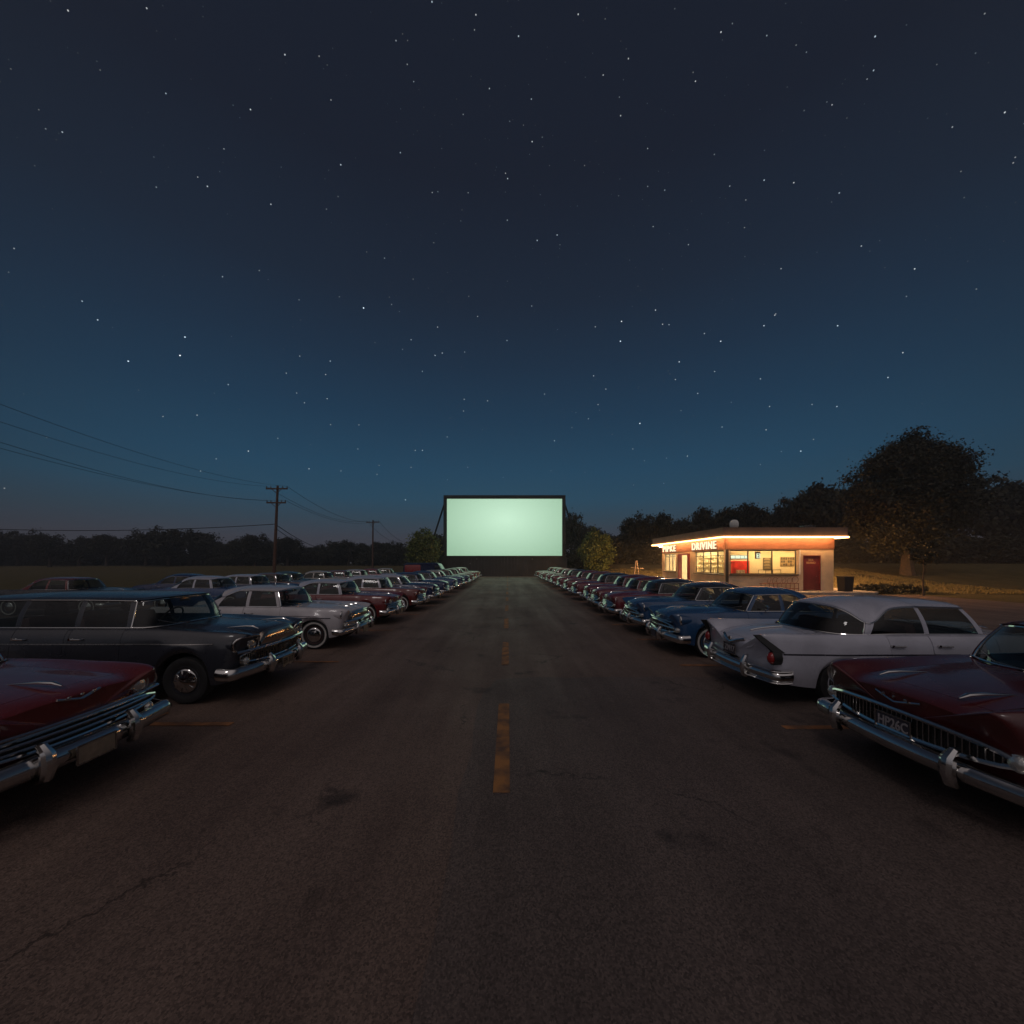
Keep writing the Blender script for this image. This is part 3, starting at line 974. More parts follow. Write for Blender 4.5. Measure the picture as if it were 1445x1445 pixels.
wire((-28.95, 48, 6.7), (-52.5, 112, 6.4), 1.0, 0.045, label='upper dark service cable dropping from the tall pole to the treeline', grp=None)
wire((-28.95, 48, 6.2), (-54, 112, 5.8), 1.0, 0.035, label='lower dark service cable dropping from the tall pole to the treeline', grp=None)

# ------------------------------------------------------------------ trees
BARK = pmat('bark', (0.06, 0.042, 0.03), rough=0.9, var=0.3, scale=6)


def leafmat(name, a, b_):
    m = bpy.data.materials.new(name); m.use_nodes = True
    t = m.node_tree; b = t.nodes['Principled BSDF']
    b.inputs['Roughness'].default_value = 0.6
    b.inputs['Specular IOR Level'].default_value = 0.25
    gi = t.nodes.new('ShaderNodeNewGeometry')
    c = t.nodes.new('ShaderNodeMix'); c.data_type = 'RGBA'
    c.inputs[6].default_value = (*a, 1); c.inputs[7].default_value = (*b_, 1)
    t.links.new(gi.outputs['Random Per Island'], c.inputs[0])
    t.links.new(c.outputs[2], b.inputs['Base Color'])
    MATS[name] = m
    return m


LEAFD = leafmat('dark_leaf', (0.016, 0.017, 0.010), (0.042, 0.040, 0.020))
LEAFG = leafmat('green_leaf', (0.055, 0.075, 0.022), (0.17, 0.20, 0.055))
LEAFW = leafmat('broad_leaf', (0.018, 0.018, 0.010), (0.046, 0.042, 0.020))


def crown_mesh(name, rx, rz, nclump, nleaf, leaf, mat, seed, col=False, hollow=0.55, cz=0.0, lobes=None, tight=0.55):
    """leaf clumps through a volume: uneven outline, gaps between clumps"""
    rg = random.Random(seed)
    vs, fs = [], []
    cents = []
    for k in range(nclump):
        if lobes:
            lc, lr = lobes[rg.randrange(len(lobes))]
        else:
            lc, lr = Vector((0, 0, 0)), 1.0
        while True:
            p = Vector((rg.uniform(-1, 1), rg.uniform(-1, 1), rg.uniform(-1, 1)))
            if hollow < p.length <= 1.0: break
        if col:
            wz = 1 - 0.35 * abs(p.z) ** 2
            ang = math.atan2(p.y, p.x); rr_ = max(abs(p.x), abs(p.y), 0.55 * math.hypot(p.x, p.y) + 0.4)
            p = Vector((math.cos(ang) * rr_ * wz, math.sin(ang) * rr_ * wz, p.z))
        f = 1 + 0.22 * noise.noise(p * 2.1 + Vector((seed, 0, 0)))
        q = Vector(((p.x * lr + lc.x) * rx * f, (p.y * lr + lc.y) * rx * f, (p.z * lr + lc.z) * rz * f + cz))
        cents.append((q, rg.uniform(0.6, 1.15)))
    cr_ = (rx + rz) / 2 * 0.23
    for (q, s) in cents:
        for i in range(nleaf):
            d = Vector((rg.gauss(0, 1), rg.gauss(0, 1), rg.gauss(0, 0.75)))
            p = q + d * cr_ * tight * s
            n = (d.normalized() * 0.6 + Vector((rg.uniform(-1, 1), rg.uniform(-1, 1), rg.uniform(-0.4, 1)))).normalized()
            a = n.orthogonal().normalized(); a.rotate(Matrix.Rotation(rg.uniform(0, 6.28), 3, n)); b = n.cross(a)
            w = leaf * rg.uniform(0.6, 1.25); l = w * rg.uniform(1.1, 1.8)
            o = len(vs)
            vs += [p - a * w * 0.5, p + b * l * 0.5, p + a * w * 0.5, p - b * l * 0.5]
            fs.append((o, o + 1, o + 2, o + 3))
    me = bpy.data.meshes.new(name)
    me.from_pydata([tuple(v) for v in vs], [], fs)
    me.materials.append(mat)
    me.update()
    return me


def trunk_mb(h, r, rx, seed, nb=7, top=0.75):
    rg = random.Random(seed)
    m = MB()
    pts = [(0.12 * rg.uniform(-1, 1) * i / 5 * r * 8, 0.12 * rg.uniform(-1, 1) * i / 5 * r * 8, h * top * i / 6) for i in range(7)]
    m.tube(pts, r, 9, taper=[1.5, 1.05, 0.9, 0.75, 0.58, 0.4, 0.2])
    for k in range(nb):
        i = 2 + k % 4
        a = rg.uniform(0, 6.28); q = Vector(pts[i])
        e = Vector((math.cos(a) * rx * rg.uniform(.5, .8), math.sin(a) * rx * rg.uniform(.5, .8), h * rg.uniform(0.12, 0.3)))
        m.tube([q, q + e * 0.4 + Vector((0, 0, 0.05 * h)), q + e * 0.75, q + e], r * 0.42, 6, taper=[1, 0.7, 0.45, 0.2])
    return m


PROT = []
for k in range(5):
    rg = random.Random(50 + k)
    lobes = [(Vector((rg.uniform(-.5, .5), rg.uniform(-.5, .5), rg.uniform(-.45, .5))), rg.uniform(.42, .62)) for _ in range(6)] + [(Vector((0, 0, 0)), 0.75)]
    PROT.append((crown_mesh('tree_crown', 3.6, 3.2, 150, 46, 0.27, LEAFD, 90 + k, lobes=lobes, hollow=0.35, cz=4.9), trunk_mb(8.0, 0.26, 3.4, 20 + k)))
PTOP = [sorted(v.co.z for v in p[0].vertices)[-40] for p in PROT]
trunk_me = {}


def tree(name, x, y, h, wscale, proto, label, group, rz=0.0):
    """one far tree: crown and trunk scaled from the 8.2 m prototypes"""
    s = h / 8.4
    o = empty(name, (x, y, ground_h(x, y) - 0.05), rz)
    o.scale = (s * wscale, s * wscale, s)
    tag(o, label, 'tree', group)
    c = bpy.data.objects.new('crown', PROT[proto][0]); link(c, o)
    c.scale = (1, 1, 8.4 / PTOP[proto])
    if proto not in trunk_me:
        tk = PROT[proto][1].build('trunk', BARK, o); trunk_me[proto] = tk.data
    else:
        tk = bpy.data.objects.new('trunk', trunk_me[proto]); link(tk, o)
    return o


def at(px, Y):
    return (px - 717) * Y / FPX


def topz(py, Y):
    return CAMH + (794 - py) * Y / FPX


# the treeline beyond the field on the left: px of the crown centre, py of its top, distance
rt = random.Random(11)
LEFTT = [(-330, 752, 96), (-290, 758, 90), (-255, 750, 97), (-220, 756, 92), (-185, 749, 95), (-150, 757, 99), (-115, 751, 93), (-82, 757, 97), (-50, 750, 95), (-20, 752, 92), (25, 748, 96), (70, 756, 90), (112, 758, 98), (150, 755, 95), (178, 762, 104), (206, 751, 96), (238, 746, 94), (268, 749, 98), (296, 764, 108), (318, 768, 100),
         (340, 760, 98), (360, 755, 96), (384, 766, 104), (406, 759, 97), (428, 773, 112), (452, 770, 108), (472, 765, 103), (492, 764, 100), (516, 768, 108),
         (540, 766, 103), (562, 765, 100), (588, 768, 104), (606, 752, 84), (618, 760, 80)]
WORDS = ['broad', 'round topped', 'bushy', 'spreading', 'ragged', 'full crowned', 'low', 'tall']
for i, (px, py, Y) in enumerate(LEFTT):
    x = at(px, Y); h = topz(py, Y) - ground_h(x, Y) + 0.3
    tree('field_tree', x, Y, h, rt.uniform(1.05, 1.35) * max(1.0, 6.5 / h), i % 5, 'dark %s tree in the treeline beyond the left field' % WORDS[i % 8], 'trees beyond the left field', rt.uniform(0, 6.28))
# lower growth between them
for i in range(34):
    px = -40 + i * 20 + rt.uniform(-6, 6); Y = rt.uniform(99, 107); x = at(px, Y)
    h = rt.uniform(5.0, 6.6)
    o = tree('field_bush', x, Y, h, 11.5 / h, (i * 2) % 5, 'low dark bush filling the foot of the left treeline', 'bushes at the foot of the left treeline', rt.uniform(0, 6.28))
    o.location.z -= 0.32 * h
RIGHTT = [(806, 722, 78, .8), (826, 745, 84, 1.2), (848, 754, 86, 1.2), (868, 756, 80, 1.1), (886, 736, 66, .8), (908, 725, 62, .85), (928, 727, 64, .8), (943, 744, 70, .8), (962, 735, 72, .8), (984, 719, 66, .85), (1006, 731, 70, .8), (1030, 719, 64, .8), (1052, 712, 62, .85), (1070, 722, 62, .8),
          (1088, 735, 66, .8), (1116, 700, 60, .8), (1140, 687, 58, .95), (1166, 696, 60, .8), (1192, 687, 57, .75), (1214, 700, 60, .8), (1360, 668, 60, 1.1), (1400, 690, 62, 1.1), (1450, 676, 58, 1.1), (1500, 690, 60, 1.1), (1560, 680, 58, 1.2), (1630, 695, 60, 1.2), (1700, 685, 59, 1.2), (1780, 700, 60, 1.2)]
for i, (px, py, Y, ws) in enumerate(RIGHTT):
    x = at(px, Y); h = topz(py, Y) - ground_h(x, Y) + 0.3
    tree('backdrop_tree', x, Y, h, ws * max(0.85, min(1.25, 8.0 / h)), (i * 3) % 5, 'dark %s tree in the belt behind the snack bar' % WORDS[(i * 3) % 8], 'trees behind the snack bar', rt.uniform(0, 6.28))
for i in range(30):
    px = 795 + i * 24 + rt.uniform(-6, 6); Y = rt.uniform(54, 58) if px > 1180 else rt.uniform(60, 66); x = at(px, Y)
    h = rt.uniform(5.0, 6.6)
    o = tree('backdrop_bush', x, Y, h, 9.5 / h, (i * 2 + 1) % 5, 'low dark bush at the foot of the trees behind the snack bar', 'bushes behind the snack bar', rt.uniform(0, 6.28))
    o.location.z -= 0.36 * h
# the two clipped trees catching light beside the screen
for (px, py, Y, w, lab) in ((598, 745, 55, 2.05, 'clipped dense green tree standing left of the screen'), (842, 747, 54, 2.15, 'clipped dense green tree standing right of the screen')):
    x = at(px, Y); h = topz(py, Y)
    o = empty('clipped_tree', (x, Y, 0)); tag(o, lab, 'tree')
    link(bpy.data.objects.new('crown', crown_mesh('crown', w, (h - 0.5) / 2 * 0.98, 150, 60, 0.20, LEAFG, int(px), col=True, hollow=0.5, cz=0.6 + (h - 0.6) / 2)), o)
    trunk_mb(h * 0.8, 0.15, 1.2, 5).build('trunk', BARK, o)
# the great tree at the right, nearer than the rest
o = empty('great_tree', (40.2, 38.5, ground_h(40.2, 38.5) - 0.1)); tag(o, 'very large dark spreading tree above the grass bank at the right', 'tree')
lob = [(Vector((-.42, -.15, -.18)), .46), (Vector((-.55, -.1, .12)), .36), (Vector((-.1, -.2, .22)), .46), (Vector((.25, -.1, .45)), .42), (Vector((.12, .1, .74)), .26), (Vector((.4, 0, .1)), .5), (Vector((-.2, 0, -.42)), .40), (Vector((-.36, -.1, .55)), .2),
       (Vector((.2, .1, -.35)), .45), (Vector((.6, .1, -.1)), .4), (Vector((.55, .1, .5)), .3)]
link(bpy.data.objects.new('crown', crown_mesh('crown', 6.6, 6.4, 900, 95, 0.165, LEAFW, 77, lobes=lob, hollow=0.05, cz=7.6, tight=0.42)), o)
trunk_mb(11.5, 0.42, 5.5, 8, nb=11, top=0.8).build('trunk', BARK, o)
o = empty('young_tree', (25.6, 23.6, ground_h(25.6, 23.6))); tag(o, 'slim young tree on the grass at the right edge beyond the white car', 'tree')
link(bpy.data.objects.new('crown', crown_mesh('crown', 0.75, 0.75, 30, 26, 0.11, LEAFW, 31, hollow=0.2, cz=2.7)), o)
trunk_mb(3.2, 0.045, 0.6, 4, nb=5).build('trunk', BARK, o)
# low shrub in front of the grass bank
for (x, y, w, lab) in ((25.0, 26.2, 1.1, 'low dark shrub at the end of the pavement by the litter bin'), (27.3, 26.6, 1.3, 'low dark shrub farther along the edge of the grass bank')):
    o = empty('shrub', (x, y, 0)); tag(o, lab, 'shrub')
    link(bpy.data.objects.new('foliage', crown_mesh('foliage', w, 0.32, 60, 40, 0.10, LEAFW, int(x * 10), hollow=0.0, cz=0.25)), o)

# grass tufts on the banks that the added flood strips light
def grass_patch(name, regions, seed):
    rg = random.Random(seed)
    vs, fs = [], []
    for (x0, x1, y0, y1, n_, h_) in regions:
        for i in range(n_):
            x = rg.uniform(x0, x1); y = rg.uniform(y0, y1)
            if noise.noise(Vector((x * .5, y * .5, 3))) < rg.uniform(-.5, .4): continue
            if (13 < x < 24.8 and 24 < y < 39.3) or (x < 13.6 and y < 39.3) or (9.2 > x): continue
            z = ground_h(x, y) - 0.03
            for q in range(3):
                a = rg.uniform(0, 6.28); w = 0.02; hh = h_ * rg.uniform(.5, 1.3)
                dx, dy = math.cos(a) * w, math.sin(a) * w
                tx, ty = rg.uniform(-.09, .09), rg.uniform(-.09, .09)
                o = len(vs)
                vs += [(x - dx, y - dy, z), (x + dx, y + dy, z), (x + tx, y + ty, z + hh)]
                fs.append((o, o + 1, o + 2))
    me = bpy.data.meshes.new(name); me.from_pydata(vs, [], fs)
    me.materials.append(leafmat('dry_grass', (0.10, 0.085, 0.030), (0.22, 0.17, 0.07))); me.update()
    tag(link(bpy.data.objects.new(name, me)), 'rough dry grass on the bank around the snack bar', 'grass', kind='stuff')


grass_patch('bank_grass', [(24.7, 38, 25, 44, 26000, 0.13), (9.5, 24, 39.3, 52, 14000, 0.14)], 5)

# ------------------------------------------------------------------ stars
BRIGHT = [(513, 434, 1), (261, 475, .8), (254, 501, 1), (181, 509, .8), (322, 542, .5), (466, 509, .5), (459.5, 528, .5), (404, 526, .45), (423, 502, .4), (350.5, 636, .7), (283, 664, .5), (305, 647, .4), (436, 661, .6), (481, 664, .4),
          (505, 633, .4), (532, 669, .4), (572, 705, .7), (586, 635, .5), (596, 635, .6), (596, 523.5, .5), (568, 492.5, .4), (617.5, 461, .5), (674, 446, .45), (715.5, 480, .5), (614, 501, .6), (655, 563, .5), (654, 579.5, .45), (660, 659, .45), (580, 659, .4),
          (506.5, 599, .4), (418.6, 554, .4), (392, 618, .4), (631, 616, .4), (877, 453, .9), (875.5, 481, 1), (1017, 481, .8), (958.4, 510, .7), (925, 437, .6), (935, 457, .55), (1078, 459, .6), (1182, 459, .6), (1274, 497, .5), (1253, 532, .55), (1073, 534, .5),
          (984.6, 554.6, .5), (953, 535, .5), (855, 548.5, .5), (844, 570.5, .5), (903, 597, 1), (1019, 602, .5), (1086, 573, .5), (1146, 570, .45), (1181, 573, .55), (1081, 606, .5), (970, 643, .65), (940.5, 646, .4), (893, 633, .45), (782.4, 621.5, .6),
          (1130, 636, .7), (1102.6, 636.6, .4), (1148, 619.5, .4), (1073, 655, .45), (894, 684, .4), (777.5, 664, .35), (807, 603, .35), (840, 460.7, .5), (994, 470, .45)]
rs = random.Random(21)
stars = [(x, y, b) for x, y, b in BRIGHT]
while len(stars) < 640:
    px = rs.uniform(-60, 1505) if rs.random() < 0.6 else rs.gauss(735, 190)
    py = rs.uniform(-40, 690)
    if rs.random() < 0.35 * smooth01(560, 690, py): continue
    up = 428 > py
    b = rs.random() ** 4.5 * 0.5 + 0.05
    stars.append((px, py, b))
SR = 2500.0
vs, fs, cs = [], [], []
for (px, py, b) in stars:
    d = Vector(((px - 717) / FPX, 1.0, (794 - py) / FPX)).normalized()
    c = d * SR
    a = d.orthogonal().normalized(); bb = d.cross(a)
    r_ = SR / 383.0 * (0.27 + 0.25 * b)
    o = len(vs)
    vs += [c + a * r_, c + bb * r_, c - a * r_, c - bb * r_, c + d * r_, c - d * r_]
    fs += [(o, o + 1, o + 5), (o + 1, o + 2, o + 5), (o + 2, o + 3, o + 5), (o + 3, o, o + 5), (o + 1, o, o + 4), (o + 2, o + 1, o + 4), (o + 3, o + 2, o + 4), (o, o + 3, o + 4)]
    w = rs.uniform(-0.08, 0.08)
    cs += [(b * (0.78 + w), b * 0.88, b * (0.95 - w), 1.0)] * 6
me = bpy.data.meshes.new('stars'); me.from_pydata([tuple(v) for v in vs], [], fs)
at_ = me.color_attributes.new('glow', 'FLOAT_COLOR', 'POINT')
for i, c in enumerate(cs): at_.data[i].color = c
m = bpy.data.materials.new('starlight'); m.use_nodes = True
t = m.node_tree; t.nodes.remove(t.nodes['Principled BSDF'])
em = t.nodes.new('ShaderNodeEmission'); ca = t.nodes.new('ShaderNodeAttribute'); ca.attribute_name = 'glow'
t.links.new(ca.outputs['Color'], em.inputs[0]); em.inputs[1].default_value = 1.5
t.links.new(em.outputs[0], t.nodes['Material Output'].inputs[0])
m.cycles.emission_sampling = 'NONE'
me.materials.append(m); me.update()
tag(link(bpy.data.objects.new('starry_sky', me)), 'scattered small stars over the night sky', 'stars', kind='structure')

# ------------------------------------------------------------------ the thin night haze that lifts the far trees and rings the neon
hz = MB().box((0, 300, 9.0), (1500, 1000, 24.0))
hm_ = bpy.data.materials.new('night_haze'); hm_.use_nodes = True
t = hm_.node_tree; t.nodes.remove(t.nodes['Principled BSDF'])
vv = t.nodes.new('ShaderNodeVolumePrincipled')
vv.inputs['Color'].default_value = (0.92, 0.92, 0.95, 1)
vv.inputs['Density'].default_value = 0.0013
vv.inputs['Anisotropy'].default_value = 0.35
t.links.new(vv.outputs[0], t.nodes['Material Output'].inputs['Volume'])
tag(hz.build('haze', hm_, smooth=False), kind='stuff')
# ------------------------------------------------------------------ cars
SUB = 3


class Body:
    """a car's skin: sections across the length t (0 = front), half width profile P0 (centre) ... P8 (sill)"""

    def __init__(s, p):
        s.p = p
        s.L = p['L']; s.W = p['W']
        s.zc = pchip(p['zc']); s.zf = pchip(p['zf']); s.wt = pchip(p['wt'])
        s.zv = pchip(p['zv']) if 'zv' in p else (lambda t: min(s.zc(t), s.zf(t)) - 0.012)
        s.sill = p.get('sill', 0.27)
        s.wheels = p['wheels']
        s.base = None

    def bottom(s, t):
        z = s.sill + 0.05 * smooth01(0.5, 0.0, t) + 0.07 * smooth01(s.L - 0.9, s.L, t)
        for k, tw in enumerate(s.wheels):
            ra = s.p.get('arch', (0.41, 0.41))[k]
            if abs(t - tw) < ra:
                z = max(z, 0.33 + math.sqrt(max(0, ra * ra - (t - tw) ** 2)) * s.p.get('archh', (1.0, 1.0))[k])
        return z

    def ctrl(s, t):
        w = s.W * s.wt(t)
        zc, zv, zf, zb = s.zc(t), s.zv(t), s.zf(t), s.bottom(t)
        z7 = max(zb + 0.05, 0.43); z6 = max(z7 + 0.05, s.p.get('zmid', 0.60)); z5 = max(z6 + 0.05, zf - 0.15)
        yo = s.p.get('fin_y', 0.0) * smooth01(s.L - 1.3, s.L - 0.1, t)
        return [(0, zc), (.34 * w, zc - .006), (.60 * w, zv), (.78 * w + yo, zf - .012), (.885 * w + yo, zf - .008), (.965 * w, min(z5, zf - .05)),
                (1.0 * w, z6), (.99 * w, z7), (.955 * w, zb)]

    def section(s, t):
        c = s.ctrl(t)
        pts = catmull([(0, a, b) for a, b in c], SUB)
        f, g = 1.0, 0.0
        e = 0.16
        for u in (t - s.p.get('t0', 0.10), s.L - s.p.get('t1', 0.10) - t):
            if u < e:
                q = (e - max(u, 0)) / e
                f = 1 - 0.075 * (1 - math.sqrt(max(0, 1 - q * q)))
        out = []
        bot = c[-1][1]
        for j, v in enumerate(pts):
            y = max(v.y, 0.0) * f
            z = 0.62 + (max(v.z, bot if j > 16 else -9) - 0.62) * (1 - (1 - f) * 0.9)
            tt = t
            uf = max(0, 1 - t / 1.2) ** 2
            ur = max(0, 1 - (s.L - t) / 1.0) ** 2
            tt += s.p.get('bow', .15) * (y / s.W) ** 2 * uf
            tt -= s.p.get('rbow', .10) * (y / s.W) ** 2 * ur
            cw = math.exp(-((j - 11.5) / 3.2) ** 2)
            tt -= s.p.get('lead', .10) * cw * max(0, 1 - t / .8) ** 2
            tt += s.p.get('finlead', .04) * cw * max(0, 1 - (s.L - t) / .8) ** 2
            lw = smooth01(15, 24, j)
            tt += s.p.get('tuck', .08) * lw * max(0, 1 - t / .5) ** 2
            tt -= s.p.get('tuck', .08) * lw * max(0, 1 - (s.L - t) / .5) ** 2
            out.append((tt, y, z))
        return out

    def topz(s, t, y):
        sec = s.section(t)
        for j in range(len(sec) - 1):
            y0, y1 = sec[j][1], sec[j + 1][1]
            if y0 <= abs(y) <= y1 and j < 17:
                k = (abs(y) - y0) / max(1e-6, y1 - y0)
                return sec[j][2] * (1 - k) + sec[j + 1][2] * k
        return sec[13][2]

    def side(s, t, z):
        sec = s.section(t)
        for j in range(12, len(sec) - 1):
            if sec[j][2] >= z >= sec[j + 1][2]:
                k = (sec[j][2] - z) / max(1e-6, sec[j][2] - sec[j + 1][2])
                return sec[j][1] * (1 - k) + sec[j + 1][1] * k
        return sec[-1][1]

    def X(s, t):
        return s.L / 2 - t


def face_t(B, y, front=True):
    p = B.p
    if front:
        return p.get('t0', .10) + p.get('bow', .15) * (y / B.W) ** 2
    return B.L - p.get('t1', .10) - p.get('rbow', .10) * (y / B.W) ** 2


def in_poly(x, y, poly):
    c = False
    n = len(poly)
    j = n - 1
    for i in range(n):
        xi, yi = poly[i]; xj, yj = poly[j]
        if (yi > y) != (yj > y) and x < (xj - xi) * (y - yi) / (yj - yi) + xi:
            c = not c
        j = i
    return c


def bar(B, mb, y0, y1, z, h, out, front=True, n=14, mat=0, d=0.03, wrap=0.0, zrise=0.0, zfun=None, bulge=0.5):
    """a chrome bar that follows the bowed front (or rear) of the car, with rounded section; wrap > 0 folds it round the wings"""
    sg = 1 if front else -1
    path = []
    for i in range(n + 1):
        y = y0 + (y1 - y0) * i / n
        zz = zfun(y) if zfun else z + zrise * (y / B.W) ** 2
        path.append((face_t(B, y, front) - sg * out, y, zz))
    if wrap and y1 > 0:
        def corner(side):
            r = 0.10
            yb = side * y1
            t_ = face_t(B, y1, front) - sg * out
            zz = path[-1][2]
            pts = []
            for k in range(1, 7):
                a = math.pi / 2 * k / 6
                pts.append((t_ + sg * r * (1 - math.cos(a)), side * (y1 + r * math.sin(a)), zz))
            pts.append((t_ + sg * (r + wrap * .5), side * (y1 + r + 0.01), zz + 0.005))
            pts.append((t_ + sg * (r + wrap), side * (y1 + r + 0.005), zz + 0.01))
            return pts
        path = list(reversed(corner(-1))) + path + corner(1)
    prof = [(-d, -h / 2), (d * .1, -h / 2), (d * .6, -h * .40), (d * (.6 + .4 * bulge), -h * .16), (d, 0.0), (d * (.6 + .4 * bulge), h * .16), (d * .6, h * .40), (d * .1, h / 2), (-d, h / 2)]
    P = [Vector((B.X(a), b, c)) for a, b, c in path]
    rows = []
    for i, q in enumerate(P):
        tg = (P[min(i + 1, len(P) - 1)] - P[max(i - 1, 0)]); tg.z = 0; tg.normalize()
        nrm = Vector((tg.y, -tg.x, 0)) * sg
        rows.append([q + nrm * a + Vector((0, 0, b)) for a, b in prof])
    mb.grid(rows, mat, close_u=True)
    k = len(prof)
    mb.add(rows[0], [tuple(range(k))], mat); mb.add(rows[-1], [tuple(reversed(range(k)))], mat)
    return mb


def side_strip(B, mb, t0, t1, za, zb, off=0.006, n=40, sides=(1, -1), mat=0):
    """a strip standing just proud of the car's flank between the height functions za (lower) and zb (upper)"""
    for sg in sides:
        rows = []
        for i in range(n + 1):
            t = t0 + (t1 - t0) * i / n
            a, b = za(t), zb(t)
            sec = B.section(t)
            row = []
            for k in range(5):
                z = a + (b - a) * k / 4
                y = B.side(t, z)
                # the skin is shifted along t near the ends
                dt = min(sec, key=lambda q: abs(q[2] - z) + (0 if q[1] > .5 else 9))[0] - t
                o = off * (1.0 if 0 < k < 4 else 0.3) - (0.004 if k in (0, 4) else 0)
                row.append((B.X(t + dt), sg * (y + o), z))
            rows.append(row)
        mb.grid(rows, mat)
    return mb


def make_car(name, p, body_m, roof_m):
    B = Body(p)
    L = B.L
    root = empty(name)
    P = lambda t, y, z: Vector((B.X(t), y, z))
    # --- greenhouse outlines
    keys = p['keys']
    names = [k[0] for k in keys][:-1]
    NS = p.get('ns', 5)
    base3 = [Vector((k[1][0], k[1][1], B.topz(k[1][0], k[1][1]) - 0.012)) for k in keys]
    top3 = [Vector(k[2]) for k in keys]
    bs = catmull(base3, NS); ts = catmull(top3, NS)
    seg = []
    for i, nme in enumerate(names): seg += [nme] * NS
    poly = [(v.x, v.y) for v in bs] + [(v.x, -v.y) for v in reversed(bs)]
    cxm = sum(v[0] for v in poly) / len(poly)
    poly_in = [(cxm + (a - cxm) * 0.985, b * 0.975) for a, b in poly]
    # --- stations
    t0, t1 = p.get('t0', .10), L - p.get('t1', .10)
    st = set()
    k = 0
    t = t0
    while t < t1:
        st.add(round(t, 4)); t += 0.055
    st.add(round(t1, 4))
    for u in (.006, .016, .03, .05, .08, .12): st.add(round(t0 + u, 4)); st.add(round(t1 - u, 4))
    for kk, tw in enumerate(B.wheels):
        ra = p.get('arch', (.41, .41))[kk]
        for f in (-1, -.985, -.95, -.88, -.78, .78, .88, .95, .985, 1): st.add(round(tw + f * ra, 4))
    cuts = p['cuts']            # t of the panel gaps: hood end, deck start, doors
    for c in cuts.values():
        for cc in (c if isinstance(c, (list, tuple)) else [c]): st.add(round(cc, 4))
    st = sorted(st)
    out = [st[0]]
    for q in st[1:]:
        if q - out[-1] > 0.004: out.append(q)
    st = out
    idx = lambda tv: min(range(len(st)), key=lambda i: abs(st[i] - tv))
    secs = [B.section(q) for q in st]
    NJ = len(secs[0])
    V = []
    dark = set()
    for i, sc in enumerate(secs):
        row = []
        for kk in range(-(NJ - 1), NJ):
            a, y, z = sc[abs(kk)]
            if abs(kk) <= 12 and in_poly(a, y, poly_in):
                z = 0.60; dark.add((i, kk))
            row.append(P(a, y * (1 if kk >= 0 else -1), z))
        V.append(row)
    off = NJ - 1
    # regions that become parts of their own
    reg = {}
    ih0, ih1 = idx(p['cuts']['hood'][0]), idx(p['cuts']['hood'][1])
    idk0, idk1 = idx(p['cuts']['deck'][0]), idx(p['cuts']['deck'][1])
    regions = [('bonnet', ih0, ih1, -6, 6)]
    if p.get('trunk', True): regions.append(('boot_lid', idk0, idk1, -6, 6))
    for (d0, d1) in p['doors']:
        for sg in (1, -1):
            a, b = (12, 22) if sg == 1 else (-22, -12)
            regions.append(('door', idx(d0), idx(d1), a, b))
    owner = {}
    for r_i, (nm, i0, i1, k0, k1) in enumerate(regions):
        for i in range(i0, i1):
            for kk in range(k0, k1):
                owner[(i, kk)] = r_i
    mb = MB()
    vs = [v for r in V for v in r]
    nc = 2 * NJ - 1
    for i in range(len(st) - 1):
        for kk in range(-(NJ - 1), NJ - 1):
            if (i, kk) in owner: continue
            a = i * nc + kk + off
            q = (a, a + nc, a + nc + 1, a + 1)
            dk = sum(((i + di, kk + dk_) in dark) for di in (0, 1) for dk_ in (0, 1))
            mb.f.append(q); mb.m.append(1 if dk else 0)
    mb.v = [tuple(v) for v in vs]
    # end caps (gently convex) and the turned-in sill edge
    for (i, s_) in ((0, -1), (len(st) - 1, 1)):
        row = V[i]
        c = P(face_t(B, 0, s_ < 0) + s_ * 0.0, 0, 0.60)
        rings = [row]
        for f_ in (0.7, 0.35):
            rr_ = []
            for v in row:
                q = Vector((0, v.y * f_, 0.60 + (v.z - 0.60) * f_))
                tb = face_t(B, q.y, s_ < 0)
                q.x = B.X(tb) * (1 - f_ * f_) + v.x * (f_ * f_)
                rr_.append(q)
            rings.append(rr_)
        mb.grid(rings)
        mb.add(rings[-1] + [c], [(a, a + 1, nc) for a in range(nc - 1)])
    for sg in (0, nc - 1):
        rows = [[V[i][sg] for i in range(len(st))], [V[i][sg] + Vector((0, -.07 if sg else .07, 0.01)) for i in range(len(st))], [V[i][sg] + Vector((0, -.09 if sg else .09, 0.09)) for i in range(len(st))]]
        mb.grid(rows, 1)
    body = mb.build('body', [body_m, INTERIOR], root, sharp=44)
    # floor / underside
    MB().box((0, 0, 0.36), (L - 0.7, 1.06, 0.20), bev=0.04).build('underbody', DARK, root)
    for r_i, (nm, i0, i1, k0, k1) in enumerate(regions):
        g = []
        for i in range(i0, i1 + 1):
            row = []
            for kk in range(k0, k1 + 1):
                v = Vector(V[i][kk + off])
                gp = 0.0055
                if i == i0: v += (V[i + 1][kk + off] - v).normalized() * gp
                if i == i1: v += (V[i - 1][kk + off] - v).normalized() * gp
                if kk == k0: v += (V[i][kk + 1 + off] - v).normalized() * gp
                if kk == k1: v += (V[i][kk - 1 + off] - v).normalized() * gp
                row.append(v)
            g.append(row)
        m_ = MB(); m_.grid(g)
        # the edge turned inwards so that the gap reads dark
        ctr = Vector((0, 0, .6))
        ring = [g[i][0] for i in range(len(g))] + g[-1][1:] + [g[i][-1] for i in range(len(g) - 2, -1, -1)] + list(reversed(g[0][1:-1]))
        inn = []
        for v in ring:
            d = Vector((0, -1 if v.y > 0 else 1, 0)) if nm == 'door' else Vector((0, 0, -1))
            inn.append(v + d * 0.03)
        m_.grid([ring, inn], close_u=True)
        o = m_.build(nm, [body_m], root, sharp=44)
        # dark jamb just behind the gap
        j_ = []
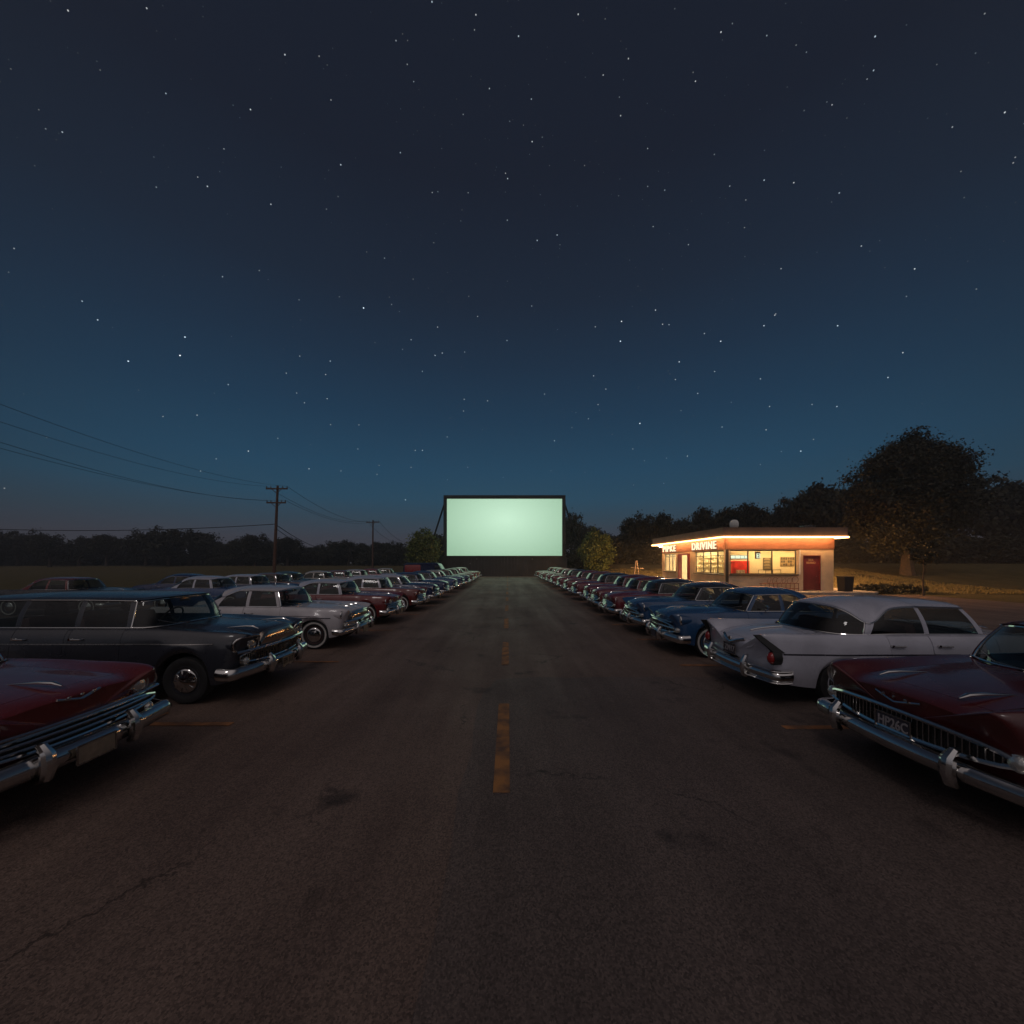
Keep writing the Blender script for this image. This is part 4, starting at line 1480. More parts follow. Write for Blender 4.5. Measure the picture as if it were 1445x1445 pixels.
        for row in g:
            j_.append([v + (Vector((0, -.035 if v.y > 0 else .035, 0)) if nm == 'door' else Vector((0, 0, -.035))) for v in row])
        if nm == 'door':
            sg = 1 if k0 > 0 else -1
            tm = st[i0] + 0.82 * (st[i1] - st[i0])
            zt = B.section(tm)[13][2] - 0.10
            yy = B.side(tm, zt)
            h = MB()
            h.tube([P(tm - .085, sg * (yy + .004), zt), P(tm - .08, sg * (yy + .034), zt), P(tm + .06, sg * (yy + .034), zt), P(tm + .075, sg * (yy + .004), zt)], .011, 8)
            h.lathe([(0.018, 0), (0.018, 0.03)], 'y', (B.X(tm + .09), sg * yy - (0.03 if sg < 0 else 0), zt), 10)
            h.build('handle', CHROME, o)
    # --- greenhouse
    Nk = len(bs)
    full = [(i, 1) for i in range(Nk)] + [(i, -1) for i in range(Nk - 2, 0, -1)]
    vr = [0, .07, .25, .45, .65, .82, .93, 1.0]

    def gp(i, sg, v):
        a, b = bs[i], ts[i]
        q = a.lerp(b, v)
        bul = 0.028 * 4 * v * (1 - v)
        n = Vector((a.x - cxm, a.y * 1.6, 0)); n.normalize()
        q = q + n * bul
        return P(q.x, q.y * sg, q.z)
    glass_segs = p.get('glass', {'ws': 'windscreen', 'rear': 'rear_window', 'sideF': 'side_window', 'sideR': 'side_window', 'sideQ': 'side_window'})
    mb = MB()
    panes = {}
    n = len(full)
    for q in range(n):
        (i, sg) = full[q]; (i2, sg2) = full[(q + 1) % n]
        s_i = min(i, i2) if abs(i - i2) == 1 else min(i, i2)
        sname = seg[min(s_i, len(seg) - 1)]
        for r_ in range(len(vr) - 1):
            quad = [gp(i, sg, vr[r_]), gp(i2, sg2, vr[r_]), gp(i2, sg2, vr[r_ + 1]), gp(i, sg, vr[r_ + 1])]
            if sname in glass_segs and 1 <= r_ <= len(vr) - 3:
                key = (sname, 0 if sname in ('ws', 'rear') else (sg if i != 0 else sg2))
                panes.setdefault(key, MB()).add(quad, [(0, 1, 2, 3)])
            else:
                mb.add(quad, [(0, 1, 2, 3)])
    rc = p.get('crown', 0.055)
    tr = [gp(i, sg, 1.0) for (i, sg) in full]
    cx = sum(v.x for v in tr) / n
    rings = []
    zmx = max(v.z for v in tr)
    for f_ in (1.0, .985, .96, .92, .86, .78, .68, .55, .4, .25, .1):
        ring = []
        for v in tr:
            z = v.z + (zmx + rc - v.z) * (1 - f_ ** 2.6) + 0.012 * min(1, (1 - f_) * 30)
            ring.append(Vector((cx + (v.x - cx) * f_, v.y * f_, z)))
        rings.append(ring)
    # small eave: the roof edge stands out over the glass
    eave = [Vector((cx + (v.x - cx) * 1.012, v.y * 1.022, v.z + 0.002)) for v in tr]
    rings[0] = eave
    mb.grid([tr] + rings, close_u=True)
    mb.add(rings[-1], [tuple(range(n))])
    roof = mb.build('roof', [roof_m], root, sharp=36)
    for (sname, sg), pm in panes.items():
        pm.build(glass_segs[sname], GLASS, root, sharp=60)
    # bright trim: windscreen and rear window surrounds, belt line and drip rail
    tm_ = MB()
    wi = [i for i in range(Nk) if i <= NS * names.index('A') if 'A' in names] if 'A' in names else []
    if wi:
        a = wi[-1]
        lo = [gp(i, 1, .055) for i in range(a, -1, -1)] + [gp(i, -1, .055) for i in range(1, a + 1)]
        hi = [gp(i, -1, .945) for i in range(a, -1, -1)] + [gp(i, 1, .945) for i in range(1, a + 1)]
        up = [gp(a, -1, v) for v in (.2, .4, .6, .8)]; dn = [gp(a, 1, v) for v in (.8, .6, .4, .2)]
        tm_.tube(lo + up + hi + dn, .0125, 6, closed=True)
        r0 = NS * names.index('rear')
        lo = [gp(i, 1, .055) for i in range(r0, Nk)] + [gp(i, -1, .055) for i in range(Nk - 2, r0 - 1, -1)]
        hi = [gp(i, -1, .945) for i in range(r0, Nk)] + [gp(i, 1, .945) for i in range(Nk - 2, r0 - 1, -1)]
        up = [gp(r0, -1, v) for v in (.2, .4, .6, .8)]; dn = [gp(r0, 1, v) for v in (.8, .6, .4, .2)]
        tm_.tube(lo + up + hi + dn, .011, 6, closed=True)
        for sg in (1, -1):
            tm_.tube([gp(i, sg, .05) + Vector((0, sg * .004, 0)) for i in range(a, r0 + 1)], .011, 6)
            tm_.tube([gp(i, sg, .965) + Vector((0, sg * .012, 0)) for i in range(a, r0 + 1)], .009, 6)
        tm_.build('window_trim', CHROME, root)
    # --- inside
    tw0 = keys[0][1][0]
    wc = keys[len(keys) // 2][1][1]
    belt = B.topz(2.4, .7)
    ds = MB()
    ds.box((B.X(tw0 + .42), 0, belt - .09), (.30, 1.30, .16), bev=.05)
    ds.build('dashboard', INTERIOR, root)
    sw = MB()
    c = P(tw0 + .80, .36, belt + .02)
    tilt = Matrix.Rotation(R(-58), 3, 'Y')
    sw.tube([c + tilt @ Vector((.20 * math.cos(a), .20 * math.sin(a), 0)) for a in [2 * math.pi * q / 24 for q in range(24)]], .013, 6, closed=True)
    sw.tube([c + tilt @ Vector((0, -.19, 0)), c + tilt @ Vector((0, .19, 0))], .011, 6)
    sw.tube([c, c + Vector((.35, 0, -.22))], .022, 6)
    sw.build('steering_wheel', pmat('ivory_wheel', (.22, .19, .15), rough=.35), root)
    for (nm, tt) in (('front_seat', p.get('seat', (2.45, 3.16))[0]), ('rear_seat', p.get('seat', (2.45, 3.16))[1])):
        s_ = MB()
        s_.box((B.X(tt - .22), 0, .62), (.55, 1.20, .22), bev=.07)
        s_.box((B.X(tt + .10), 0, belt - .14), (.17, 1.20, .56), bev=.07, rot=Matrix.Rotation(R(-10), 3, 'Y'))
        s_.build(nm, p.get('vinyl', VINYL), root)
    mrr = MB(); mrr.box(tuple(P(keys[1][2][0] + .02, 0, keys[0][2][2] - .07)), (.02, .2, .055), bev=.015); mrr.build('inside_mirror', CHROME, root)
    # --- wheels
    for kk, tw in enumerate(B.wheels):
        w_here = B.W * B.wt(tw)
        for sg in (1, -1):
            yc = w_here - 0.145
            tyre = MB()
            tyre.lathe([(.20, -.07), (.235, -.085), (.30, -.095), (.325, -.085), (.338, -.05), (.34, 0), (.338, .05), (.325, .085), (.30, .095), (.235, .085), (.20, .07)], 'y', n=36)
            o = tyre.build('wheel', RUBBER, root, loc=P(tw, sg * yc, .34))
            if sg < 0: o.rotation_euler = (0, 0, math.pi)
            if p.get('whitewall', True):
                MB().lathe([(.300, .0955), (.297, .0985), (.262, .0955), (.258, .090)], 'y', n=36, cap=False).build('whitewall', WHITEWALL, o)
            MB().lathe([(.22, .05), (.212, .08), (.195, .074), (.19, .06), (.0, .06)], 'y', n=30).build('rim', p.get('rim_m', body_m), o)
            hb = MB(); hb.lathe([(.172, .06), (.17, .082), (.155, .094), (.125, .098), (.09, .112), (.05, .124), (.02, .130), (.0, .131)], 'y', n=30)
            if p.get('spokes'):
                for q in range(10):
                    a = 2 * math.pi * q / 10
                    hb.box((.12 * math.cos(a), .104, .12 * math.sin(a)), (.075, .014, .016), rot=Matrix.Rotation(-a, 3, 'Y'), bev=.003)
            hb.build('hubcap', CHROME, o)
    # --- front
    F = p['front']
    for (y, z, r_) in F['lights']:
        for sg in (1, -1):
            t_ = face_t(B, y) - F.get('light_out', -.03 if y > .7 else .01)
            if r_ < .01: continue
            bz = MB(); bz.lathe([(r_ * 1.1, -.20), (r_ * 1.3, -.07), (r_ * 1.33, .012), (r_ * 1.2, .018)], 'x', c=tuple(P(t_, sg * y, z)), n=26)
            o = bz.build('headlight', body_m, root)
            MB().lathe([(r_ * 1.25, .014), (r_ * 1.21, .034), (r_ * 1.10, .032), (r_ * 1.0, .005), (0.0, .0)], 'x', c=tuple(P(t_, sg * y, z)), n=26).build('bezel', CHROME, o)
            MB().lathe([(r_ * 1.02, .004), (r_ * .95, .016), (r_ * .75, .030), (r_ * .45, .040), (0.0, .045)], 'x', c=tuple(P(t_, sg * y, z)), n=26).build('lens', LENS, o)
    if F.get('pods'):
        # a bright hooded surround round each pair of lamps
        for sg in (1, -1):
            ya, yb, za, zb = F['pods']
            pm = MB()
            pts = []
            for q in range(28):
                a = 2 * math.pi * q / 28
                cy, cz = (ya + yb) / 2, (za + zb) / 2
                ey = (yb - ya) / 2; ez = (zb - za) / 2
                cc, ss = math.cos(a), math.sin(a)
                y = cy + ey * math.copysign(abs(cc) ** .55, cc); z = cz + ez * math.copysign(abs(ss) ** .55, ss)
                pts.append(P(face_t(B, y) - .035 - (.05 if ss > 0 else 0) * abs(ss), sg * y, z))
            pm.tube(pts, .016, 7, closed=True)
            pm.add([v + Vector((-.03, 0, 0)) for v in pts], [tuple(range(28))], 1)
            pm.build('headlight_surround', [CHROME, DARK], root)
    g = F['grille']
    gm = MB()
    N_ = 16
    rows = []
    def zlo(y): return g['z0'] + g.get('smile', 0) * (y / g['y']) ** 2
    def zhi(y): return g['z1'] - g.get('frown', 0.02) * (y / g['y']) ** 2
    for i in range(N_ + 1):
        y = -g['y'] + 2 * g['y'] * i / N_
        ex = g.get('oval', 0.3)
        k_ = math.sqrt(max(0.0, 1 - (abs(y) / (g['y'] * 1.02)) ** 8)) if ex else 1
        mid = (zlo(y) + zhi(y)) / 2; hf = (zhi(y) - zlo(y)) / 2 * k_
        rows.append([P(face_t(B, y) - .018, y, mid - hf), P(face_t(B, y) - .018, y, mid + hf)])
    gm.grid(rows)
    gr = gm.build('grille', DARK, root)
    sm_ = MB()
    loop = [r_[1] + Vector((.02, 0, 0)) for r_ in rows] + [r_[0] + Vector((.02, 0, 0)) for r_ in reversed(rows)]
    sm_.tube(loop, g.get('rim', .018), 7, closed=True)
    sm_.build('grille_surround', CHROME, gr)
    bm_ = MB()
    if g.get('hbars'):
        for q in range(g['hbars']):
            v = (q + 1) / (g['hbars'] + 1)
            zb_ = g['z0'] + (g['z1'] - g['z0']) * v
            bar(B, bm_, -g['y'] * .96, g['y'] * .96, zb_, g.get('bar_h', .028), .035, n=16, d=.018)
    if g.get('vbars'):
        for q in range(g['vbars']):
            y = -g['y'] * .94 + 2 * g['y'] * .94 * q / (g['vbars'] - 1)
            hz = (zhi(y) - zlo(y)) * .46
            bm_.box(tuple(P(face_t(B, y) - .028, y, (zlo(y) + zhi(y)) / 2)), (.02, g.get('vw', .009), hz * 2 * (.96 if abs(y) < g['y'] * .8 else .7)))
    if bm_.v: bm_.build('grille_bars', g.get('bar_m', CHROME), gr)
    if F.get('header'):
        hy, ha, hb_, hm = F['header']
        rows = []
        for i in range(21):
            y = -hy + 2 * hy * i / 20
            c_ = math.sqrt(max(0, 1 - (abs(y) / (hy * 1.04)) ** 6))
            rows.append([P(face_t(B, y) - o_, y, ha + (hb_ - ha) * c_ * v) for (v, o_) in ((0, .0), (.06, .05), (.3, .075), (.6, .07), (.85, .045), (1.0, -.02))])
        hd = MB(); hd.grid(rows); hd = hd.build('nose_panel', hm, root)
        lt = MB()
        for q in range(F.get('letters', 0)):
            y = -hy * .62 + hy * 1.24 * q / max(1, F['letters'] - 1)
            lt.box(tuple(P(face_t(B, y) - .085, y, ha + (hb_ - ha) * .42)), (.012, .03, .022), bev=.003)
        if lt.v: lt.build('nose_studs', CHROME, hd)
    for (zz, h_, out_, y_) in F.get('bars', ()):
        bb = MB(); bar(B, bb, -y_, y_, zz, h_, out_, n=20, d=.03); bb.build('front_bar', CHROME, root)
    if F.get('vee'):
        yv, zv_, wv, hv_ = F['vee']
        for tt_, fr_ in ((0, True),):
            m_ = MB()
            top = [P(face_t(B, y) - F.get('vee_out', .035) + F.get('vee_slope', .1) * abs(y), y, zv_ + hv_ * abs(y) / wv) for y in (-wv, -wv * .5, 0, wv * .5, wv)]
            m_.tube([top[0], top[1], top[2]], .011, 6).tube([top[2], top[3], top[4]], .011, 6)
            for q in (-.1, 0, .1): m_.lathe([(.012, 0), (.012, .012), (0, .016)], 'x', tuple(P(face_t(B, q) - F.get('vee_out', .035), q, zv_ + hv_ * .95)), 8)
            m_.build('bonnet_emblem', CHROME, root)
    if F.get('ornament'):
        for y in F['ornament']:
            m_ = MB(); ta = F.get('orn_t', .40)
            pts = [P(ta + a, y, B.topz(ta + a, abs(y)) + b) for a, b in ((-.16, .035), (-.08, .05), (.04, .04), (.2, .018), (.34, -.002))]
            m_.tube(pts, .022, 8, taper=[.35, 1, .9, .5, .15], flat=.7)
            m_.build('bonnet_ornament', CHROME, root)
    bp_ = MB()
    for (zz, h_, out_) in F['bumper']:
        bar(B, bp_, -B.W * .93, B.W * .93, zz, h_, out_, wrap=p.get('wrap', .13), n=24, d=.05, zrise=-.01, bulge=F.get('bulge', .8))
    bo = bp_.build('front_bumper', CHROME, root)
    for y in F.get('guards', ()):
        for sg in (1, -1):
            zz, h_, out_ = F['bumper'][0]
            gd_ = MB()
            gd_.tube([P(face_t(B, y) - out_ - a, sg * y, zz + b) for a, b in ((.02, -.12), (.07, -.09), (.095, 0), (.085, .10), (.04, .16), (.0, .17))], .048, 9, taper=[.5, .9, 1.05, 1, .75, .3])
            gd_.build('bumper_guard', CHROME, bo)
    for (y, z, r_) in F.get('park', ()):
        for sg in (1, -1):
            m_ = MB(); m_.lathe([(r_ * 1.25, -.06), (r_ * 1.3, .01), (r_ * 1.05, .02), (r_ * .8, .035), (0, .045)], 'x', tuple(P(face_t(B, y) - .03, sg * y, z)), 16); m_.build('parking_light', AMBER if F.get('amber') else LENS, root)

    def plate(txt, front, z, out_, dark=False, y=0.0):
        t_ = face_t(B, y, front) + (-out_ if front else out_)
        x = B.X(t_)
        sx_ = 1 if front else -1
        m_ = MB(); m_.box((x, y, z), (.012, .31, .16), bev=.004)
        ob = m_.build('number_plate', PLATEDK if dark else PLATE, root)
        fr2 = MB()
        for (cy, cz, wy, wz) in ((0, .078, .33, .012), (0, -.078, .33, .012), (.16, 0, .012, .144), (-.16, 0, .012, .144)):
            fr2.box((x + sx_ * .006, y + cy, z + cz), (.012, wy, wz))
        fr2.build('plate_frame', DULLCH, ob)
        if txt:
            o_ = text_obj('plate_lettering', txt, .115, INKLT if dark else INK, ob, .002, .002, (x + sx_ * .009, y, z), (R(90), 0, R(90 if front else -90)), .95)
            bb = [v.co.x for v in o_.data.vertices]
            o_.scale = (min(1.0, .27 / (max(bb) - min(bb))), 1.1, 1)
    if F.get('plate') is not None:
        txt, z, out_, dk = F['plate']; plate(txt, True, z, out_, dk)
    # --- rear
    Q = p['rear']
    bp_ = MB()
    for (zz, h_, out_) in Q['bumper']:
        bar(B, bp_, -B.W * .93, B.W * .93, zz, h_, out_, front=False, wrap=p.get('wrap', .13), n=24, d=.045, zrise=.0, bulge=.8)
    bo = bp_.build('rear_bumper', CHROME, root)
    for y in Q.get('guards', ()):
        for sg in (1, -1):
            zz, h_, out_ = Q['bumper'][0]
            gd_ = MB()
            gd_.tube([P(face_t(B, y, False) + out_ + a, sg * y, zz + b) for a, b in ((.02, -.12), (.06, -.08), (.075, 0), (.065, .11), (.03, .19), (.0, .21))], .045, 9, taper=[.5, .9, 1.05, 1, .8, .3])
            gd_.build('bumper_guard', CHROME, bo)
    for (y, z, ry, rz, style) in Q['lights']:
        for sg in (1, -1):
            x = B.X(face_t(B, y, False) + Q.get('light_out', .03))
            rows = []
            for (f_, d_) in ((1.12, -.10), (1.16, -.02), (1.1, .02), (1.0, .01)):
                rows.append([(x - d_, sg * y + ry * f_ * math.cos(a), z + rz * f_ * math.sin(a)) for a in [2 * math.pi * q / 22 for q in range(22)]])
            m_ = MB(); m_.grid(rows, close_u=True); m_.add(rows[-1], [tuple(range(22))])
            o = m_.build('tail_light', DARK if style == 'fin' else CHROME, root)
            rows = []
            for (f_, d_) in ((1.02, .0), (.95, .03), (.7, .055), (.3, .068), (.02, .07)):
                rows.append([(x - d_, sg * y + ry * f_ * math.cos(a), z + rz * f_ * math.sin(a)) for a in [2 * math.pi * q / 22 for q in range(22)]])
            m_ = MB(); m_.grid(rows, close_u=True); m_.build('lens', REDLENS, o)
            if style == 'fin':
                # dark blade of trim that runs up from the lamp to the fin tip
                yt = B.W * B.wt(L) * .83 + p.get('fin_y', 0)
                zt = B.zf(L - .12) - .015
                xx = B.X(L - .10 + p.get('finlead', .04) + .012)
                m_ = MB()
                m_.add([(x + .01, sg * (y - .034), z + rz * .9), (x + .01, sg * (y + .034), z + rz * .9), (xx, sg * (yt + .016), zt), (xx, sg * (yt - .016), zt),
                        (x + .16, sg * (y - .034), z + rz * .9), (x + .16, sg * (y + .034), z + rz * .9), (xx + .10, sg * (yt + .016), zt), (xx + .10, sg * (yt - .016), zt)],
                       [(0, 1, 2, 3), (4, 5, 6, 7), (0, 1, 5, 4), (1, 2, 6, 5), (2, 3, 7, 6), (3, 0, 4, 7)])
                m_.build('fin_blade', DARK, root)
                m_ = MB(); m_.tube([P(L - 1.0 + q * .17, sg * (B.W * B.wt(L - 1 + q * .17) * .83 + p.get('fin_y', 0) * smooth01(L - 1.3, L - .1, L - 1 + q * .17)), B.zf(L - 1.0 + q * .17) - .006) for q in range(6)], .010, 6)
                m_.build('fin_trim', DULLCH, root)
    if Q.get('plate') is not None:
        txt, z, out_, dk = Q['plate']; plate(txt, False, z, out_, dk)
    if Q.get('vee'):
        zv_, wv, hv_ = Q['vee']
        m_ = MB()
        def skin(y, z):
            tt_ = L - .6
            best = None
            for q in range(60):
                tq = L - .7 + q * .0104
                s_ = B.section(min(tq, L - p.get('t1', .1)))
                zz_ = B.topz(min(tq, L - p.get('t1', .1)), y)
                if zz_ <= z + .002:
                    return P(tq + .012, y, z + .012)
            return P(face_t(B, y, False) + .03, y, z)
        pts = [skin(y, zv_ + hv_ * abs(y) / wv) for y in (-wv, -wv * .6, -wv * .3, 0, wv * .3, wv * .6, wv)]
        m_.tube(pts[:4], .022, 6).tube(pts[3:], .022, 6)
        a = pts[3]
        m_.lathe([(.035, -.005), (.035, .012), (0, .02)], 'x', tuple(a + Vector((-.01, 0, .055))), 10)
        m_.build('boot_emblem', CHROME, root)
        m_ = MB(); m_.tube([P(tq, 0, B.topz(tq, 0) + .012) for tq in [cuts['deck'][0] + .02 + q * .065 for q in range(9)]], .012, 6); m_.build('boot_ridge', CHROME, root)
    # --- side trim
    for (nm, ta, tb_, fa, fb, mt) in p.get('strips', ()):
        for sg in (1, -1):
            m_ = MB(); side_strip(B, m_, ta, tb_, fa, fb, off=.009 if mt in (CHROME, DULLCH) else .004, sides=(sg,))
            m_.build(nm, mt, root)
    if p.get('mirror'):
        for sg in (1, -1):
            a = P(keys[2][1][0] + .35, sg * B.side(keys[2][1][0] + .35, B.topz(keys[2][1][0] + .35, .8) - .02), B.topz(keys[2][1][0] + .35, .8) - .02)
            m_ = MB(); m_.tube([a, a + Vector((0, sg * .05, .08))], .009, 6); m_.lathe([(0, -.03), (.05, -.02), (.058, .01), (.05, .015), (0, .012)], 'x', tuple(a + Vector((0, sg * .08, .12))), 14); m_.build('door_mirror', CHROME, root)
    wp = MB()
    for sg in (1, -1):
        ii = 3
        wp.tube([gp(2, sg, .07) + Vector((.015, 0, 0)), gp(5, sg, .12) + Vector((.02, 0, .0)), gp(8, sg, .28) + Vector((.02, 0, 0))], .006, 5)
    wp.build('wiper', DULLCH, root)
    an = p.get('aerial')
    if an:
        a = P(1.25, an * B.W * .80, B.topz(1.25, .72)); MB().tube([a, a + Vector((-.10, 0, .75))], .004, 5).build('aerial', CHROME, root)
    root['body_m'] = body_m.name; root['roof_m'] = roof_m.name
    for o in walk(root):
        if o.type == 'MESH':
            for s_ in o.material_slots:
                if s_.material in (body_m, roof_m):
                    mt = s_.material; s_.link = 'OBJECT'; s_.material = mt
    return root


def respray(root, body_m, roof_m):
    b0, r0 = root['body_m'], root['roof_m']
    for o in walk(root):
        if o.type != 'MESH': continue
        for s_ in o.material_slots:
            if s_.link == 'OBJECT' and s_.material:
                if o.name.split('.')[0] == 'roof': s_.material = roof_m
                elif s_.material.name == b0: s_.material = body_m
    root['body_m'] = body_m.name; root['roof_m'] = roof_m.name


# paints
P_BLACK = paint('charcoal_paint', (0.028, 0.030, 0.040))
P_WHITE = paint('white_car_paint', (0.50, 0.47, 0.49))
P_WHITE2 = paint('cool_white_paint', (0.46, 0.46, 0.53))
P_RED0 = paint('deep_red_paint', (0.075, 0.009, 0.010))
P_REDA = paint('oxide_red_paint', (0.13, 0.012, 0.012))
P_RED = paint('red_car_paint', (0.24, 0.016, 0.016))
P_RED2 = paint('dark_red_paint', (0.15, 0.013, 0.014))
P_MAROON = paint('maroon_paint', (0.14, 0.012, 0.020))
P_MAROON2 = paint('brown_maroon_paint', (0.15, 0.026, 0.022))
P_BLUE = paint('blue_car_paint', (0.017, 0.066, 0.165))
P_BLUE2 = paint('steel_blue_paint', (0.026, 0.060, 0.16))
P_NAVY = paint('navy_paint', (0.012, 0.024, 0.085))
P_TEAL = paint('teal_paint', (0.020, 0.060, 0.065))
P_BROWN = paint('brown_paint', (0.13, 0.060, 0.036))
P_DARKRF = paint('dark_roof_paint', (0.020, 0.020, 0.026))
P_CREAMC = paint('cream_paint', (0.40, 0.37, 0.32))
P_INKBAND = paint('dark_side_band', (0.018, 0.017, 0.030))
P_RUSTB = paint('rust_red_band', (0.16, 0.035, 0.025))
WARMCH = pmat('warm_tinted_chrome', (0.55, 0.46, 0.38), rough=0.17, metal=1.0, rvar=0.06, scale=4)  # chrome with the warm bronze reflection put into its colour

C_ = lambda v: (lambda t: v)


def keys_sedan(f=1.52, ztop=1.395, two=True, steep=.22, rear_round=0.0, wid=0.0, end=3.86, cp=3.18):
    """windscreen base centre at f; end = rear glass base centre"""
    w = wid
    return [('ws', (f, 0), (f + steep + .02, 0, ztop + .01)), ('ws', (f + .04, .42), (f + steep + .04, .36, ztop)),
            ('A', (f + .19, .715 + w), (f + steep + .14, .56 + w, ztop - .03)), ('sideF', (f + .27, .75 + w), (f + steep + .21, .59 + w, ztop - .03)),
            ('B', (f + .93, .775 + w), (f + .95, .615 + w, ztop - .012)), ('sideR', (f + 1.01, .775 + w), (f + 1.02, .615 + w, ztop - .012)),
            ('sideR', (f + 1.36, .775 + w), (f + 1.25, .62 + w, ztop - .022)), ('C', (cp + .03, .76 + w), (cp - .13, .650 + w, ztop - .14)),
            ('rear', (end - .28, .70 + w), (end - .68 - rear_round, .615 + w, ztop - .165)), ('rear', (end - .15, .55 + w), (end - .61 - rear_round, .48 + w, ztop - .065)),
            ('rear', (end - .05, .34), (end - .55 - rear_round, .30, ztop - .03)), ('end', (end, 0), (end - .52 - rear_round, 0, ztop - .02))]


# ---- the long charcoal estate car
wagon = dict(L=5.15, W=.95, t0=.12, t1=.10, bow=.15, rbow=.06, lead=.13, finlead=.02, wheels=(.92, 4.05), arch=(.42, .40), archh=(1.0, 1.0), sill=.28, zmid=.64,
    zc=[(0, 1.0), (.35, 1.04), (1.0, 1.075), (1.6, 1.09), (4.9, 1.09), (5.15, 1.06)], zf=[(0, .985), (.3, 1.02), (.8, 1.05), (1.6, 1.085), (2.4, 1.085), (4.6, 1.085), (5.15, 1.03)],
    zv=[(0, .96), (.35, .995), (1.0, 1.03), (1.6, 1.07), (4.9, 1.075), (5.15, 1.03)],
    wt=[(0, .93), (.4, .985), (1.2, 1.0), (3.6, 1.0), (4.7, .965), (5.15, .92)],
    keys=[('ws', (1.42, 0), (1.62, 0, 1.515)), ('ws', (1.47, .46), (1.65, .40, 1.51)), ('ws', (1.62, .73), (1.74, .585, 1.49)), ('A', (1.80, .79), (1.86, .625, 1.485)),
          ('sideF', (1.87, .795), (1.95, .63, 1.487)), ('B', (2.55, .80), (2.58, .64, 1.50)), ('sideR', (2.63, .80), (2.66, .64, 1.50)), ('Q', (3.42, .80), (3.42, .64, 1.50)), ('sideQ', (3.50, .80), (3.50, .64, 1.50)),
          ('D', (4.50, .77), (4.42, .61, 1.48)), ('rear', (4.88, .68), (4.66, .55, 1.47)), ('rear', (5.0, .36), (4.76, .32, 1.475)), ('end', (5.02, 0), (4.78, 0, 1.48))],
    cuts=dict(hood=(.36, 1.34), deck=(4.95, 5.0)), trunk=False, doors=((1.80, 2.62), (2.64, 3.44)), crown=.05, seat=(2.65, 3.5), whitewall=False, spokes=True, aerial=0,
    front=dict(lights=((.60, .845, .078), (.795, .835, .078)), pods=(.48, .90, .735, .95), grille=dict(z0=.545, z1=.715, y=.80, vbars=42, vw=.008, smile=.03, frown=.0, oval=1, rim=.014, bar_m=DULLCH),
        header=(.48, .755, 1.0, WARMCH), letters=9, bars=((.735, .05, .045, .86),), bumper=((.455, .17, .10),), guards=(.40,), park=((.70, .585, .045),), amber=False, plate=('EI9 317', .43, .175, False), ornament=(-.42, .42), orn_t=.32),
    rear=dict(bumper=((.45, .17, .06),), lights=((.80, .80, .055, .10, ''),)),
    strips=(('side_trim', .45, 4.9, C_(.865), C_(.885), DULLCH),))

# ---- 1950s saloon with fins and a chrome nose
saloon = dict(L=4.95, W=.93, t0=.10, t1=.10, bow=.14, rbow=.09, lead=.12, finlead=.07, wheels=(.84, 3.82), arch=(.41, .40), archh=(1.0, .86), sill=.27, zmid=.60, fin_y=.02,
    zc=[(0, .87), (.3, .925), (.8, .965), (1.5, .995), (3.9, .985), (4.4, .93), (4.75, .84), (4.95, .72)], zf=[(0, .90), (.25, .945), (.8, .975), (1.6, .995), (3.4, 1.0), (4.2, .995), (4.8, .985), (4.95, .97)],
    zv=[(0, .85), (.3, .90), (.8, .94), (1.5, .98), (3.8, .965), (4.4, .90), (4.75, .80), (4.95, .70)],
    wt=[(0, .93), (.35, .98), (1.2, 1.0), (3.4, 1.0), (4.4, .97), (4.95, .93)],
    keys=keys_sedan(), cuts=dict(hood=(.30, 1.42), deck=(3.98, 4.72)), doors=((1.62, 2.50), (2.52, 3.22)), whitewall=True,
    front=dict(lights=((.66, .77, .082), (.83, .765, .0001),), grille=dict(z0=.55, z1=.72, y=.80, hbars=2, vbars=23, smile=.05, frown=.02, oval=1, rim=.016, bar_m=DULLCH), bumper=((.43, .15, .09),), guards=(.36,), plate=('', .42, .16, False), vee=(0, .82, .17, .05), ornament=(0,)),
    rear=dict(bumper=((.44, .15, .06),), guards=(.4,), lights=((.80, .72, .06, .085, 'fin'),), plate=('', .60, .03, True)))


def var(base, **kw):
    d = dict(base)
    for k, v_ in kw.items():
        if isinstance(v_, dict) and k in d: d[k] = {**d[k], **v_}
        else: d[k] = v_
    return d


quad = var(saloon, front=dict(lights=((.60, .775, .075), (.785, .765, .075)), pods=None, grille=dict(z0=.52, z1=.67, y=.80, hbars=2, smile=.04, frown=.03, oval=1, rim=.016), park=((.72, .50, .04),), bars=((.69, .035, .03, .86),), bumper=((.42, .17, .10),), guards=(.36,), plate=('', .40, .17, False), vee=(0, .84, .17, .04)),
    strips=(('side_trim', .5, 3.3, C_(.70), C_(.722), CHROME),))
whitecar = var(saloon, spokes=False, archh=(.90, .86), rim_m=pmat('dark_red_rim', (0.05, 0.012, 0.012), rough=0.4), front=dict(lights=((.78, .80, .085),), grille=dict(z0=.655, z1=.845, y=.60, vbars=40, hbars=0, smile=.02, frown=.03, oval=1, rim=.018, bar_m=DULLCH), header=(.54, .66, .85, WARMCH), bars=((.635, .045, .05, .78), (.515, .03, .04, .78)), park=((.70, .57, .04),), bumper=((.425, .14, .10),), guards=(.46,), plate=('', .36, .15, False), vee=(0, .76, .001, .0), ornament=(-.3, 0, .3), orn_t=.34),
    strips=(('side_band', .38, 3.6, lambda t: .722, lambda t: .750, P_INKBAND), ('side_band', .9, 3.6, lambda t: .778, lambda t: .792, P_INKBAND)))
